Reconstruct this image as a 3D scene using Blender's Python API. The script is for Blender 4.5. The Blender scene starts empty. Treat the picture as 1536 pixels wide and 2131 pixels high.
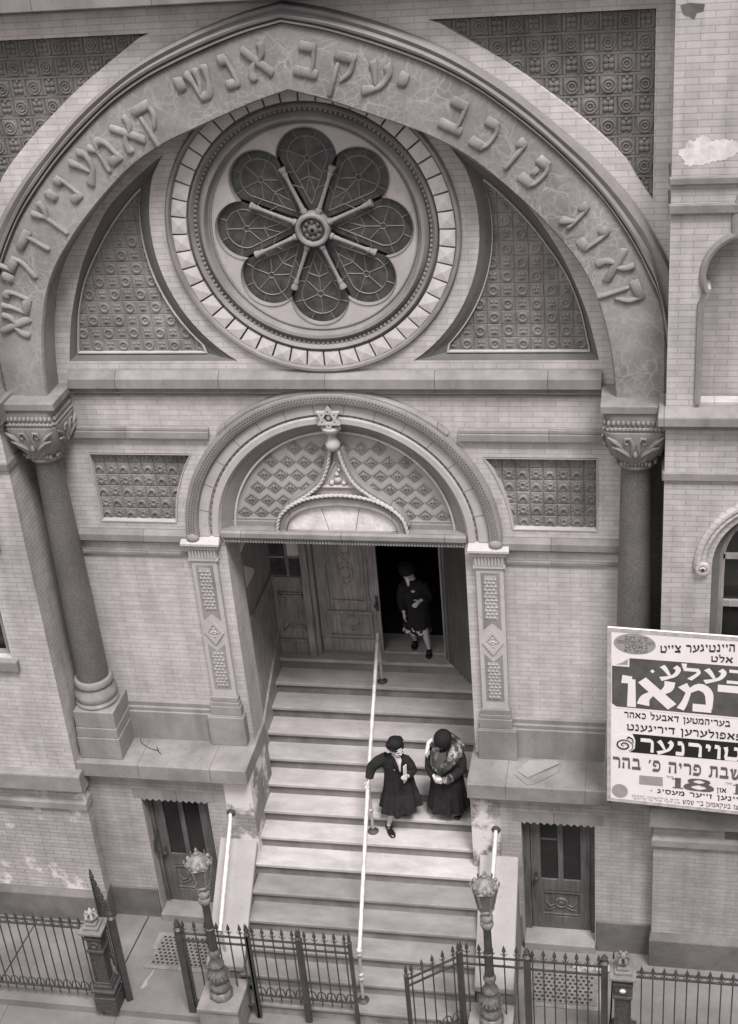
import bpy, bmesh, math, random
from math import sin, cos, pi, radians, hypot, atan2, sqrt
from mathutils import Vector, Matrix, Euler
from mathutils.geometry import tessellate_polygon

random.seed(7)
SC = bpy.context.scene
COL = SC.collection

# ------------------------------------------------------------------ camera, sky, sun
cd = bpy.data.cameras.new("camera")
cam = bpy.data.objects.new("camera", cd)
COL.objects.link(cam)
yaw, pitch, roll = 0.223318, -0.500264, 0.089451
R = (Matrix.Rotation(yaw, 3, 'Z') @ Matrix.Rotation(pitch, 3, 'X') @ Matrix.Rotation(roll, 3, 'Y'))
right, fwd, up = R.col[0], R.col[1], R.col[2]
M = Matrix((right, up, -fwd)).transposed().to_4x4()
M.translation = Vector((3.691483, -14.661523, 14.460092))
cam.matrix_world = M
cd.sensor_fit = 'VERTICAL'
cd.sensor_height = 36.0
cd.lens = 2961.115 / 2131 * 36.0
cd.clip_start, cd.clip_end = 0.1, 500
SC.camera = cam

SUN_EL, SUN_AZ = radians(62), radians(34)      # azimuth from the street normal, positive = from the viewer's right
world = bpy.data.worlds.new("World")
SC.world = world
world.use_nodes = True
nt = world.node_tree
bg = nt.nodes["Background"]
sky = nt.nodes.new("ShaderNodeTexSky")
sky.sky_type = 'NISHITA'
sky.sun_disc = False
sky.sun_elevation = SUN_EL
sky.sun_rotation = pi + SUN_AZ
sky.dust_density = 4.0
hs = nt.nodes.new("ShaderNodeHueSaturation")     # monochrome film
hs.inputs['Saturation'].default_value = 0.0
nt.links.new(sky.outputs[0], hs.inputs['Color'])
nt.links.new(hs.outputs[0], bg.inputs[0])
bg.inputs[1].default_value = 0.095

sd = bpy.data.lights.new("sun", 'SUN')
sd.energy = 2.4
sd.angle = radians(18)
sun = bpy.data.objects.new("sun", sd)
COL.objects.link(sun)
sdir = Vector((sin(SUN_AZ) * cos(SUN_EL), -cos(SUN_AZ) * cos(SUN_EL), sin(SUN_EL)))
sun.rotation_euler = sdir.to_track_quat('Z', 'Y').to_euler()

SC.view_settings.view_transform = 'Standard'
SC.view_settings.look = 'None'
SC.view_settings.exposure = 1.05
SC.view_settings.gamma = 1.0

# ------------------------------------------------------------------ materials
TINT = (1.0, 0.90, 0.90)


def tint(v):
    return (min(1, v * TINT[0]), min(1, v * TINT[1]), min(1, v * TINT[2]), 1)


class NT:
    def __init__(s, name):
        s.m = bpy.data.materials.new(name)
        s.m.use_nodes = True
        s.t = s.m.node_tree
        s.b = s.t.nodes["Principled BSDF"]
        s.b.inputs['Specular IOR Level'].default_value = 0.25

    def n(s, typ, **kw):
        o = s.t.nodes.new(typ)
        for k, v in kw.items():
            if k in o.inputs:
                o.inputs[k].default_value = v
            else:
                setattr(o, k, v)
        return o

    def l(s, a, b):
        s.t.links.new(a, b)

    def mix(s, fac, a, b, mode='MIX'):
        o = s.t.nodes.new("ShaderNodeMix")
        o.data_type = 'RGBA'
        o.blend_type = mode
        for sock, v in ((o.inputs[0], fac), (o.inputs[6], a), (o.inputs[7], b)):
            if hasattr(v, 'links'):
                s.l(v, sock)
            else:
                sock.default_value = v
        return o.outputs[2]

    def ramp(s, src, pts):
        o = s.t.nodes.new("ShaderNodeValToRGB")
        e = o.color_ramp.elements
        while len(e) < len(pts):
            e.new(.5)
        for i, (p, v) in enumerate(pts):
            e[i].position = p
            e[i].color = (v, v, v, 1)
        s.l(src, o.inputs[0])
        return o.outputs[0]

    def coords(s):
        return s.n("ShaderNodeTexCoord").outputs['Object']

    def noise(s, scale, detail=4, rough=.55, vec=None, stretch=None):
        v = vec or s.coords()
        if stretch:
            mp = s.n("ShaderNodeMapping")
            mp.inputs['Scale'].default_value = stretch
            s.l(v, mp.inputs[0])
            v = mp.outputs[0]
        o = s.n("ShaderNodeTexNoise")
        o.inputs['Scale'].default_value = scale
        o.inputs['Detail'].default_value = detail
        o.inputs['Roughness'].default_value = rough
        s.l(v, o.inputs['Vector'])
        return o.outputs['Fac']

    def bump(s, h, strength=.3, dist=.01):
        o = s.n("ShaderNodeBump")
        o.inputs['Strength'].default_value = strength
        o.inputs['Distance'].default_value = dist
        s.l(h, o.inputs['Height'])
        s.l(o.outputs[0], s.b.inputs['Normal'])


def stone(name, v, amt=.25, scale=3.0, fine=40, bump=.25, rough=.85, spec=.25, streak=False, joint=0.0, soot=.16):
    k = NT(name)
    a = k.noise(scale, 5, .6)
    r = k.ramp(a, [(.25, 1 - amt), (.75, 1 + amt * .35)])
    c = k.mix(1.0, tint(v), r, 'MULTIPLY')
    f = k.noise(fine, 3, .7)
    rf = k.ramp(f, [(.2, 1 - amt * .5), (.8, 1.0)])
    c = k.mix(1.0, c, rf, 'MULTIPLY')
    if streak:
        st = k.noise(1.0, 4, .6, stretch=(3.0, 3.0, .35))
        c = k.mix(1.0, c, k.ramp(st, [(.35, .72), (.65, 1.0)]), 'MULTIPLY')
    if soot:
        sn = k.noise(.55, 6, .7)
        c = k.mix(1.0, c, k.ramp(sn, [(.36, 1 - soot), (.62, 1.0)]), 'MULTIPLY')
        pit = k.noise(17, 2, .5)
        c = k.mix(1.0, c, k.ramp(pit, [(.24, .80), (.36, 1.0)]), 'MULTIPLY')
    if joint:
        br = k.n("ShaderNodeTexBrick")
        br.offset = .5
        sp_ = k.n("ShaderNodeSeparateXYZ")
        k.l(k.coords(), sp_.inputs[0])
        cb = k.n("ShaderNodeCombineXYZ")
        k.l(sp_.outputs[0], cb.inputs[0])
        k.l(sp_.outputs[1], cb.inputs[1])
        k.l(cb.outputs[0], br.inputs['Vector'])
        for nm, val in (('Color1', (1, 1, 1, 1)), ('Color2', (.86, .86, .86, 1)), ('Mortar', (.42, .42, .42, 1)), ('Scale', 1.0), ('Mortar Size', .0055), ('Mortar Smooth', .3), ('Brick Width', joint), ('Row Height', 40.0)):
            br.inputs[nm].default_value = val
        c = k.mix(1.0, c, br.outputs['Color'], 'MULTIPLY')
    k.l(c, k.b.inputs['Base Color'])
    k.b.inputs['Roughness'].default_value = rough
    k.b.inputs['Specular IOR Level'].default_value = spec
    g = k.noise(fine * .3, 4, .7)
    k.bump(k.mix(.5, f, g), bump * 1.5, .009)
    return k.m


def brick(name, v, vm, stain=0.0, row=.0665, width=.262, dirt=.22, rough_b=.25, streak=.12):
    k = NT(name)
    geo = k.n("ShaderNodeNewGeometry")
    sx = k.n("ShaderNodeSeparateXYZ")
    k.l(geo.outputs['True Normal'], sx.inputs[0])
    ab = k.n("ShaderNodeMath", operation='ABSOLUTE')
    k.l(sx.outputs[0], ab.inputs[0])
    gt = k.n("ShaderNodeMath", operation='GREATER_THAN')
    gt.inputs[1].default_value = .6
    k.l(ab.outputs[0], gt.inputs[0])
    co = k.coords()
    sp = k.n("ShaderNodeSeparateXYZ")
    k.l(co, sp.inputs[0])
    mx = k.n("ShaderNodeMix")
    mx.data_type = 'FLOAT'
    k.l(gt.outputs[0], mx.inputs[0])
    k.l(sp.outputs[0], mx.inputs[2])
    k.l(sp.outputs[1], mx.inputs[3])
    cb = k.n("ShaderNodeCombineXYZ")
    k.l(mx.outputs[0], cb.inputs[0])
    k.l(sp.outputs[2], cb.inputs[1])
    # slight waviness of the courses
    wn = k.noise(1.3, 2, .5)
    wm = k.n("ShaderNodeMath", operation='MULTIPLY_ADD')
    wm.inputs[1].default_value = .014
    wm.inputs[2].default_value = -.007
    k.l(wn, wm.inputs[0])
    cb2 = k.n("ShaderNodeCombineXYZ")
    k.l(wm.outputs[0], cb2.inputs[1])
    va = k.n("ShaderNodeVectorMath", operation='ADD')
    k.l(cb.outputs[0], va.inputs[0])
    k.l(cb2.outputs[0], va.inputs[1])
    br = k.n("ShaderNodeTexBrick")
    br.offset = .5
    k.l(va.outputs[0], br.inputs['Vector'])
    br.inputs['Color1'].default_value = tint(v * 1.06)
    br.inputs['Color2'].default_value = tint(v * .87)
    br.inputs['Mortar'].default_value = tint(vm)
    br.inputs['Scale'].default_value = 1.0
    br.inputs['Mortar Size'].default_value = .0055
    br.inputs['Mortar Smooth'].default_value = .25
    br.inputs['Bias'].default_value = -.35
    br.inputs['Brick Width'].default_value = width
    br.inputs['Row Height'].default_value = row
    big = k.noise(.9, 5, .6)
    c = k.mix(1.0, br.outputs['Color'], k.ramp(big, [(.3, 1 - dirt), (.7, 1.04)]), 'MULTIPLY')
    med = k.noise(7, 4, .65)
    c = k.mix(1.0, c, k.ramp(med, [(.25, .84), (.7, 1.03)]), 'MULTIPLY')
    if streak:
        st = k.noise(2.0, 4, .6, stretch=(2.2, 2.2, .22))
        c = k.mix(1.0, c, k.ramp(st, [(.36, 1 - streak), (.6, 1.0)]), 'MULTIPLY')
    if stain:
        pn = k.noise(3.2, 6, .7)
        pm = k.noise(1.1, 2, .5)
        mu = k.n("ShaderNodeMath", operation='MULTIPLY')
        k.l(pn, mu.inputs[0])
        k.l(pm, mu.inputs[1])
        fac = k.ramp(mu.outputs[0], [(.33 - stain * .1, 0), (.40 - stain * .1, .75)])
        c = k.mix(fac, c, tint(.62))
    k.l(c, k.b.inputs['Base Color'])
    k.b.inputs['Roughness'].default_value = .85
    inv = k.n("ShaderNodeMath", operation='SUBTRACT')
    inv.inputs[0].default_value = 1.0
    k.l(br.outputs['Fac'], inv.inputs[1])
    k.bump(inv.outputs[0], rough_b, .004)
    return k.m


def veined(name, v):
    k = NT(name)
    co = k.coords()
    wn = k.n("ShaderNodeTexNoise")
    wn.inputs['Scale'].default_value = 2.2
    wn.inputs['Detail'].default_value = 4
    k.l(co, wn.inputs['Vector'])
    wv = k.n("ShaderNodeVectorMath", operation='SCALE')
    wv.inputs['Scale'].default_value = .55
    k.l(wn.outputs['Color'], wv.inputs[0])
    ad = k.n("ShaderNodeVectorMath", operation='ADD')
    k.l(co, ad.inputs[0])
    k.l(wv.outputs[0], ad.inputs[1])
    fac = None
    for sc, w, amt in ((3.2, .035, .34), (8.0, .07, .24)):
        vo = k.n("ShaderNodeTexVoronoi")
        vo.feature = 'DISTANCE_TO_EDGE'
        vo.inputs['Scale'].default_value = sc
        k.l(ad.outputs[0], vo.inputs['Vector'])
        f = k.ramp(vo.outputs['Distance'], [(0.0, amt), (w, 0)])
        if fac is None:
            fac = f
        else:
            fac = k.mix(1.0, fac, f, 'LIGHTEN')
    gate = k.noise(1.6, 3, .6)
    fac = k.mix(1.0, fac, k.ramp(gate, [(.40, .08), (.6, 1.0)]), 'MULTIPLY')
    big = k.noise(1.2, 5, .65)
    base = k.mix(1.0, tint(v), k.ramp(big, [(.32, .6), (.68, 1.15)]), 'MULTIPLY')
    fine = k.noise(28, 4, .7)
    base = k.mix(1.0, base, k.ramp(fine, [(.25, .8), (.75, 1.04)]), 'MULTIPLY')
    c = k.mix(fac, base, tint(v * 2.1))
    k.l(c, k.b.inputs['Base Color'])
    k.b.inputs['Roughness'].default_value = .7
    k.bump(fine, .15, .004)
    return k.m


def wood(name, v, stretch=(30, 30, 2.2), spec=.35, rough=.55):
    k = NT(name)
    a = k.noise(1.0, 5, .65, stretch=stretch)
    c = k.mix(1.0, tint(v), k.ramp(a, [(.3, .55), (.7, 1.25)]), 'MULTIPLY')
    b = k.noise(2.5, 4, .6)
    c = k.mix(1.0, c, k.ramp(b, [(.3, .7), (.7, 1.1)]), 'MULTIPLY')
    k.l(c, k.b.inputs['Base Color'])
    k.b.inputs['Roughness'].default_value = rough
    k.b.inputs['Specular IOR Level'].default_value = spec
    k.bump(a, .2, .003)
    return k.m


def flat(name, v, rough=.6, spec=.3, amt=.15, scale=14, metal=0, bump=0.0):
    k = NT(name)
    a = k.noise(scale, 4, .6)
    c = k.mix(1.0, tint(v), k.ramp(a, [(.3, 1 - amt), (.7, 1 + amt * .4)]), 'MULTIPLY')
    k.l(c, k.b.inputs['Base Color'])
    k.b.inputs['Roughness'].default_value = rough
    k.b.inputs['Specular IOR Level'].default_value = spec
    k.b.inputs['Metallic'].default_value = metal
    if bump:
        k.bump(a, bump, .004)
    return k.m


def step_mat(name, v):
    k = NT(name)
    a = k.noise(1.7, 6, .7, stretch=(1.0, 2.4, 1.0))
    c = k.mix(1.0, tint(v), k.ramp(a, [(.30, .70), (.66, 1.08)]), 'MULTIPLY')
    pw = k.noise(.7, 5, .65)
    c = k.mix(1.0, c, k.ramp(pw, [(.35, .87), (.6, 1.03)]), 'MULTIPLY')
    sp = k.noise(22, 3, .6)
    c = k.mix(k.ramp(sp, [(.66, 0), (.72, .45)]), c, tint(v * .45))
    f = k.noise(60, 3, .7)
    c = k.mix(1.0, c, k.ramp(f, [(.2, .86), (.8, 1.0)]), 'MULTIPLY')
    k.l(c, k.b.inputs['Base Color'])
    k.b.inputs['Roughness'].default_value = .75
    k.bump(f, .2, .004)
    return k.m


def granite(name, v):
    k = NT(name)
    f = k.noise(95, 3, .8)
    c = k.mix(1.0, tint(v), k.ramp(f, [(.35, .35), (.65, 1.7)]), 'MULTIPLY')
    b = k.noise(1.5, 4, .6)
    c = k.mix(1.0, c, k.ramp(b, [(.3, .75), (.7, 1.1)]), 'MULTIPLY')
    k.l(c, k.b.inputs['Base Color'])
    k.b.inputs['Roughness'].default_value = .45
    k.b.inputs['Specular IOR Level'].default_value = .4
    return k.m


def fur_mat(name):
    k = NT(name)
    a = k.noise(9, 6, .75, stretch=(1, 1, .6))
    c = k.ramp(a, [(.40, .012), (.52, .06), (.60, .30), (.7, .45)])
    c = k.mix(1.0, c, tint(1.0), 'MULTIPLY')
    k.l(c, k.b.inputs['Base Color'])
    k.b.inputs['Roughness'].default_value = .9
    f = k.noise(70, 3, .8)
    k.bump(f, .8, .01)
    return k.m


def floral_mat(name):
    k = NT(name)
    a = k.noise(26, 2, .5)
    c = k.ramp(a, [(.50, .012), (.54, .5)])
    c = k.mix(1.0, c, tint(1.0), 'MULTIPLY')
    k.l(c, k.b.inputs['Base Color'])
    k.b.inputs['Roughness'].default_value = .9
    return k.m


MT = dict(
    brick=brick("buff_brick", .45, .345, dirt=.24, streak=.16),
    brick_up=brick("upper_brick", .50, .38, dirt=.18),  # paler brick copy: brighter light high on the wall put into the colour
    brick_low=brick("weathered_brick", .38, .23, stain=.12, dirt=.35),
    brick_flake=brick("flaking_brick", .27, .16, stain=.75, dirt=.4),
    brick_tower=brick("tower_brick", .43, .315, dirt=.26, streak=.2),
    brick_base=brick("shaded_basement_brick", .33, .245, dirt=.3, streak=.2),  # darker brick colour carries the dimmer light at the foot of the walls
    band=stone("trim_stone", .27, .22, streak=True, joint=1.27),
    light=stone("pale_stone", .40, .18),
    ring=stone("rose_stone", .48, .12),
    mould=stone("dark_moulding_stone", .235, .25),
    frame=stone("terracotta_frame", .125, .2),
    tile=stone("terracotta_tile", .245, .35, fine=25, scale=3, soot=.4),
    tile2=stone("tympanum_tile", .33, .18, fine=25),
    tiled=stone("terracotta_dark_tile", .205, .45, fine=25, scale=3, soot=.4),
    arch=veined("veined_stone", .235),
    letter=stone("carved_letter_stone", .27, .35, scale=5, soot=.3),
    column=granite("polished_granite", .10),
    capital=stone("carved_capital_stone", .27, .35),
    plinth=stone("plinth_stone", .27, .25, streak=True),
    ledge=stone("ledge_stone", .25, .32, scale=2.2, soot=.25),
    base=stone("foundation_stone", .15, .5, scale=2.0),
    step=step_mat("marble_step", .37),
    step_mid=step_mat("bright_marble_step", .42),
    step_low=step_mat("bluestone_step", .225),
    riser=stone("riser_stone", .25, .35, streak=True),  # same stone as the treads, darkened for dirt and painted-in shade
    cheek=stone("cheek_stone", .30, .15, fine=70),
    pave=stone("areaway_flagstone", .20, .3, scale=1.4, soot=.3),
    walk=stone("sidewalk_concrete", .20, .3, scale=1.2, joint=1.55, soot=.3),
    wood=wood("oak_door", .27),
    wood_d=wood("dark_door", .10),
    wood_l=wood("weathered_door", .10),
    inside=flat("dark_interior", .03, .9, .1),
    glass=flat("dark_glass", .018, .15, .5, .3, 5),
    stain=stone("stained_glass", .08, .6, scale=9, rough=.4),
    pane=flat("lantern_glass", .10, .25, .5, .3, 8),
    pale_glass=flat("daylit_pane_glass", .62, .3, .4, .1, 6),  # pale base colour stands in for daylight seen in the panes
    lead=flat("lead_came", .14, .6, .3),
    iron=flat("black_iron", .04, .5, .5, .4, 9, bump=.15),
    iron_w=flat("worn_iron", .05, .6, .4, .5, 25, bump=.2),
    rail=flat("white_enamel", .50, .4, .5, .35, 9),
    chrome=flat("grey_enamel", .30, .35, .5),
    lamp=flat("lamp_paint", .11, .5, .5, .6, 18, bump=.2),
    lampl=flat("flaking_white_paint", .20, .6, .3, .7, 16, bump=.3),
    paper=flat("poster_paper", .58, .8, .1, .06, 4),
    pedge=flat("soiled_paper_edge", .36, .8, .1, .35, 12),
    ink=flat("black_ink", .020, .8, .1, .2, 10),
    ink_g=flat("grey_ink", .10, .8, .1, .3, 8),
    ink_m=flat("mid_grey_ink", .26, .8, .1, .12, 8),
    pwhite=flat("poster_white", .62, .8, .1, .05, 5),
    pdark=flat("poster_dark", .085, .8, .1, .3, 6),
    card=stone("old_cardboard", .27, .2),
    coat=flat("black_wool", .017, .9, .2, .4, 14, bump=.5),
    hat=flat("black_felt", .007, .8, .25, .3, 40),
    skin=flat("skin", .44, .6, .35, .1, 12),
    hair=flat("dark_hair", .02, .7, .3, .4, 60),
    shoe=flat("black_leather", .008, .25, .6),
    hose=flat("stocking", .40, .7, .2),
    white=flat("white_cloth", .6, .8, .1, .08),
    fur=fur_mat("mottled_fur"),
    floral=floral_mat("floral_print"),
    dress=flat("grey_dress", .06, .9, .1),
    plaster=stone("old_plaster", .70, .35, scale=9, fine=60),
    grate=flat("grate_iron", .16, .7, .3, .3, 12),
    twig=flat("dry_twig", .05, .9, .1),
)


# ------------------------------------------------------------------ mesh helpers
def tag(o, label=None, cat=None, group=None, kind=None):
    for k, v in (('label', label), ('category', cat), ('group', group), ('kind', kind)):
        if v:
            o[k] = v
    return o


def thing(name, label, cat, loc=(0, 0, 0), rz=0, group=None):
    o = bpy.data.objects.new(name, None)
    o.empty_display_size = .2
    COL.objects.link(o)
    o.location = loc
    o.rotation_euler = (0, 0, rz)
    return tag(o, label, cat, group)


class MB:
    def __init__(s):
        s.v, s.f = [], []

    def add(s, vs, fs):
        n = len(s.v)
        s.v += [tuple(p) for p in vs]
        s.f += [tuple(i + n for i in f) for f in fs]
        return s

    def box(s, x0, x1, y0, y1, z0, z1):
        return s.add([(x, y, z) for x in (x0, x1) for y in (y0, y1) for z in (z0, z1)],
                     [(0, 1, 3, 2), (4, 6, 7, 5), (0, 4, 5, 1), (2, 3, 7, 6), (0, 2, 6, 4), (1, 5, 7, 3)])

    def hexa(s, b, t):
        return s.add(list(b) + list(t), [(3, 2, 1, 0), (4, 5, 6, 7)] + [(i, (i + 1) % 4, 4 + (i + 1) % 4, 4 + i) for i in range(4)])

    def plate(s, loops, y0, y1, mp=None):
        """polygon with holes in the xz plane, front at y0 (towards the street), back at y1"""
        fl = [p for l in loops for p in l]
        tr = tessellate_polygon([[Vector((p[0], p[1], 0)) for p in l] for l in loops])
        n = len(fl)
        vs = [(p[0], y0, p[1]) for p in fl] + [(p[0], y1, p[1]) for p in fl]
        fs = []
        for t in tr:
            a, b, c = (fl[i] for i in t)
            cr = (b[0] - a[0]) * (c[1] - a[1]) - (b[1] - a[1]) * (c[0] - a[0])
            if abs(cr) < 1e-10:
                continue
            t = t if cr > 0 else (t[0], t[2], t[1])
            fs.append(tuple(t))
            fs.append((t[0] + n, t[2] + n, t[1] + n))
        k = 0
        for l in loops:
            m = len(l)
            for i in range(m):
                a, b = k + i, k + (i + 1) % m
                fs.append((a, a + n, b + n, b))
            k += m
        return s.add(vs, fs)

    def loft(s, rows, closed=False, cap=False):
        n = len(rows[0])
        vs = [p for r in rows for p in r]
        fs = []
        for i in range(len(rows) - 1):
            for j in range(n if closed else n - 1):
                a, b = i * n + j, i * n + (j + 1) % n
                fs.append((a, b, b + n, a + n))
        if cap:
            fs.append(tuple(range(n - 1, -1, -1)))
            k = (len(rows) - 1) * n
            fs.append(tuple(k + i for i in range(n)))
        return s.add(vs, fs)

    def tube(s, pts, r, seg=8, cap=True, sq=1.0):
        pts = [Vector(p) for p in pts]
        rs = r if isinstance(r, (list, tuple)) else [r] * len(pts)
        rows = []
        ref = None
        for i, p in enumerate(pts):
            t = (pts[min(i + 1, len(pts) - 1)] - pts[max(i - 1, 0)]).normalized()
            if ref is None:
                ref = Vector((0, 0, 1)) if abs(t.z) < .9 else Vector((0, 1, 0))
            a = (ref - t * ref.dot(t)).normalized()
            b = t.cross(a)
            ref = a
            rows.append([p + (a * cos(2 * pi * j / seg) + b * sin(2 * pi * j / seg) * sq) * rs[i] for j in range(seg)])
        return s.loft(rows, True, cap)

    def lathe(s, prof, c=(0, 0, 0), seg=20, ax='z', a0=0.0, ell=1.0, cap=None):
        rows = []
        for r, h in prof:
            row = []
            for j in range(seg):
                a = a0 + 2 * pi * j / seg
                if ax == 'z':
                    row.append((c[0] + r * cos(a), c[1] + r * sin(a) * ell, c[2] + h))
                else:               # around the y axis, h measured along y
                    row.append((c[0] + r * sin(a), c[1] + h, c[2] + r * cos(a) * ell))
            rows.append(row)
        return s.loft(rows, True, (ax == 'z') if cap is None else cap)

    def ball(s, c, r, seg=8, rings=6):
        r = r if isinstance(r, (tuple, list)) else (r, r, r)
        rows = []
        for i in range(rings + 1):
            t = pi * i / rings
            q = max(sin(t), .02)
            rows.append([(c[0] + r[0] * q * cos(2 * pi * j / seg), c[1] + r[1] * q * sin(2 * pi * j / seg), c[2] - r[2] * cos(t)) for j in range(seg)])
        return s.loft(rows, True, True)

    def xform(s, fn, start=0):
        for i in range(start, len(s.v)):
            s.v[i] = tuple(fn(Vector(s.v[i])))
        return s

    def build(s, name, m, parent=None, smooth=False, org=(0, 0, 0), bevel=0, label=None, angle=None):
        me = bpy.data.meshes.new(name)
        o = Vector(org)
        me.from_pydata([tuple(Vector(p) - o) for p in s.v], [], s.f)
        bm = bmesh.new()
        bm.from_mesh(me)
        bmesh.ops.recalc_face_normals(bm, faces=bm.faces)
        bm.to_mesh(me)
        bm.free()
        me.materials.append(MT[m] if isinstance(m, str) else m)
        ob = bpy.data.objects.new(name, me)
        COL.objects.link(ob)
        if parent:
            ob.parent = parent
        if smooth:
            for p in me.polygons:
                p.use_smooth = True
            me.set_sharp_from_angle(angle=radians(angle or 40))
        if bevel:
            b = ob.modifiers.new("bevel", 'BEVEL')
            b.width = bevel
            b.segments = 2
            b.limit_method = 'ANGLE'
            b.angle_limit = radians(50)
        if label:
            ob['label'] = label
        return ob


def copy_tree(o, parent=None):
    c = o.copy()
    COL.objects.link(c)
    c.parent = parent
    for ch in list(o.children):
        copy_tree(ch, c)
    return c


def resample(pts, n):
    """n points evenly spaced along a Catmull-Rom curve through pts"""
    P = [Vector(p) for p in pts]
    dense = []
    for i in range(len(P) - 1):
        a = P[i - 1] if i else P[0] * 2 - P[1]
        b, c = P[i], P[i + 1]
        d = P[i + 2] if i + 2 < len(P) else P[-1] * 2 - P[-2]
        for k in range(12):
            t = k / 12
            dense.append(.5 * ((2 * b) + (c - a) * t + (2 * a - 5 * b + 4 * c - d) * t * t + (3 * b - a - 3 * c + d) * t ** 3))
    dense.append(P[-1])
    L = [0]
    for i in range(1, len(dense)):
        L.append(L[-1] + (dense[i] - dense[i - 1]).length)
    out, j = [], 0
    for k in range(n):
        t = L[-1] * k / (n - 1)
        while j < len(L) - 2 and L[j + 1] < t:
            j += 1
        u = (t - L[j]) / max(L[j + 1] - L[j], 1e-9)
        out.append(dense[j].lerp(dense[j + 1], u))
    return out


def arc(cx, cz, r, a0, a1, n, ez=1.0):
    return [(cx + r * cos(a0 + (a1 - a0) * i / (n - 1)), cz + ez * r * sin(a0 + (a1 - a0) * i / (n - 1))) for i in range(n)]


def sweep(mb, path, prof, closed=False):
    """profile [(offset along the left normal in the xz plane, y)] swept along path [(x,z)]"""
    n = len(path)
    rows = []
    for i in range(n):
        p = Vector(path[i])
        a = Vector(path[i - 1]) if (closed or i) else None
        b = Vector(path[(i + 1) % n]) if (closed or i < n - 1) else None
        d1 = (p - a).normalized() if a else None
        d2 = (b - p).normalized() if b else None
        d1 = d1 or d2
        d2 = d2 or d1
        n1, n2 = Vector((-d1.y, d1.x)), Vector((-d2.y, d2.x))
        m = (n1 + n2)
        m = m / max(m.dot(n1), .3)
        rows.append([(p.x + m.x * o, y, p.y + m.y * o) for o, y in prof])
    if closed:
        rows.append(rows[0])
    return mb.loft(rows)


def mir(pts):
    return [(-p[0], p[1]) for p in pts]


def baked(ob, remesh=None, smooth_it=0, sub=0):
    """apply remesh / smoothing modifiers so that the object is one plain continuous mesh"""
    if remesh:
        m = ob.modifiers.new("r", 'REMESH')
        m.mode = 'VOXEL'
        m.voxel_size = remesh
    if smooth_it:
        m = ob.modifiers.new("s", 'SMOOTH')
        m.factor = .5
        m.iterations = smooth_it
    dg = bpy.context.evaluated_depsgraph_get()
    dg.update()
    me = bpy.data.meshes.new_from_object(ob.evaluated_get(dg))
    me.name = ob.data.name
    ob.modifiers.clear()
    ob.data = me
    for p in me.polygons:
        p.use_smooth = True
    return ob

# ------------------------------------------------------------------ ground
m = MB()
m.box(-60, 60, -60, -2.39, -.6, -.12)
tag(m.build("sidewalk", 'walk'), "grey concrete pavement in front of the iron fence", None, None, 'structure')
m = MB()
for x0, x1 in ((-12, -4.9), (-4.88, -3.3), (-3.28, -1.83), (1.6, 3.3), (3.32, 5.1), (5.12, 12)):
    m.hexa([(x0, -2.39, -.5), (x1, -2.39, -.5), (x1, -.2, -.5), (x0, -.2, -.5)],
           [(x0, -2.39, 0), (x1, -2.39, 0), (x1, -.2, -.235), (x0, -.2, -.235)])
m.box(-1.82, 1.6, -2.39, -.6, -.5, -.02)
tag(m.build("areaway_paving", 'pave', bevel=.006), "flagstone areaway between fence and building", None, None, 'structure')

PV = bpy.data.objects["areaway_paving"]
m = MB()
gz = lambda y: -.235 * (y + 2.39) / 2.19 + .003
sk = [(-2.89, -1.98, .02), (-2.87, -1.90, .03), (-2.88, -1.82, .018), (-2.85, -1.70, .014), (-2.84, -1.6, .008)]
m.loft([[(x - w, y, gz(y)) for x, y, w in sk], [(x + w, y, gz(y)) for x, y, w in sk]])
m.build("paint_streak", 'cheek', PV)

# ------------------------------------------------------------------ facade
B = thing("synagogue_building", "buff brick synagogue front with pointed lettered arch, rose window and round-arched portal", "building")
INN = [(0, 11.33), (.35, 11.23), (.71, 11.10), (1.16, 10.93), (1.42, 10.82), (1.76, 10.63), (2.05, 10.40), (2.37, 10.10), (2.62, 9.83),
       (2.89, 9.48), (3.07, 9.12), (3.19, 8.70), (3.26, 8.28), (3.29, 7.93)]
BO = [(0, 11.99), (.41, 11.90), (.82, 11.77), (1.22, 11.62), (1.54, 11.48), (1.92, 11.26), (2.24, 11.02), (2.61, 10.70), (2.89, 10.42),
      (3.2, 10.06), (3.42, 9.72), (3.57, 9.44), (3.67, 9.2), (3.77, 8.95), (3.81, 8.7), (3.822, 8.3), (3.822, 7.93)]
MO = [(0, 12.18), (.4, 12.10), (.81, 11.98), (1.16, 11.85), (1.53, 11.69), (1.88, 11.49), (2.23, 11.25), (2.6, 10.94), (3.0, 10.58),
      (3.33, 10.22), (3.54, 9.94), (3.68, 9.69), (3.78, 9.5), (3.90, 9.2)]
NA = 64
inn, bo, mo = resample(INN, NA), resample(BO, NA), resample(MO, NA)


def full(half):
    return [(-p.x, p.y) for p in reversed(half)] + [(p.x, p.y) for p in half[1:]]


RZ = 9.735                                        # rose centre
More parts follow.
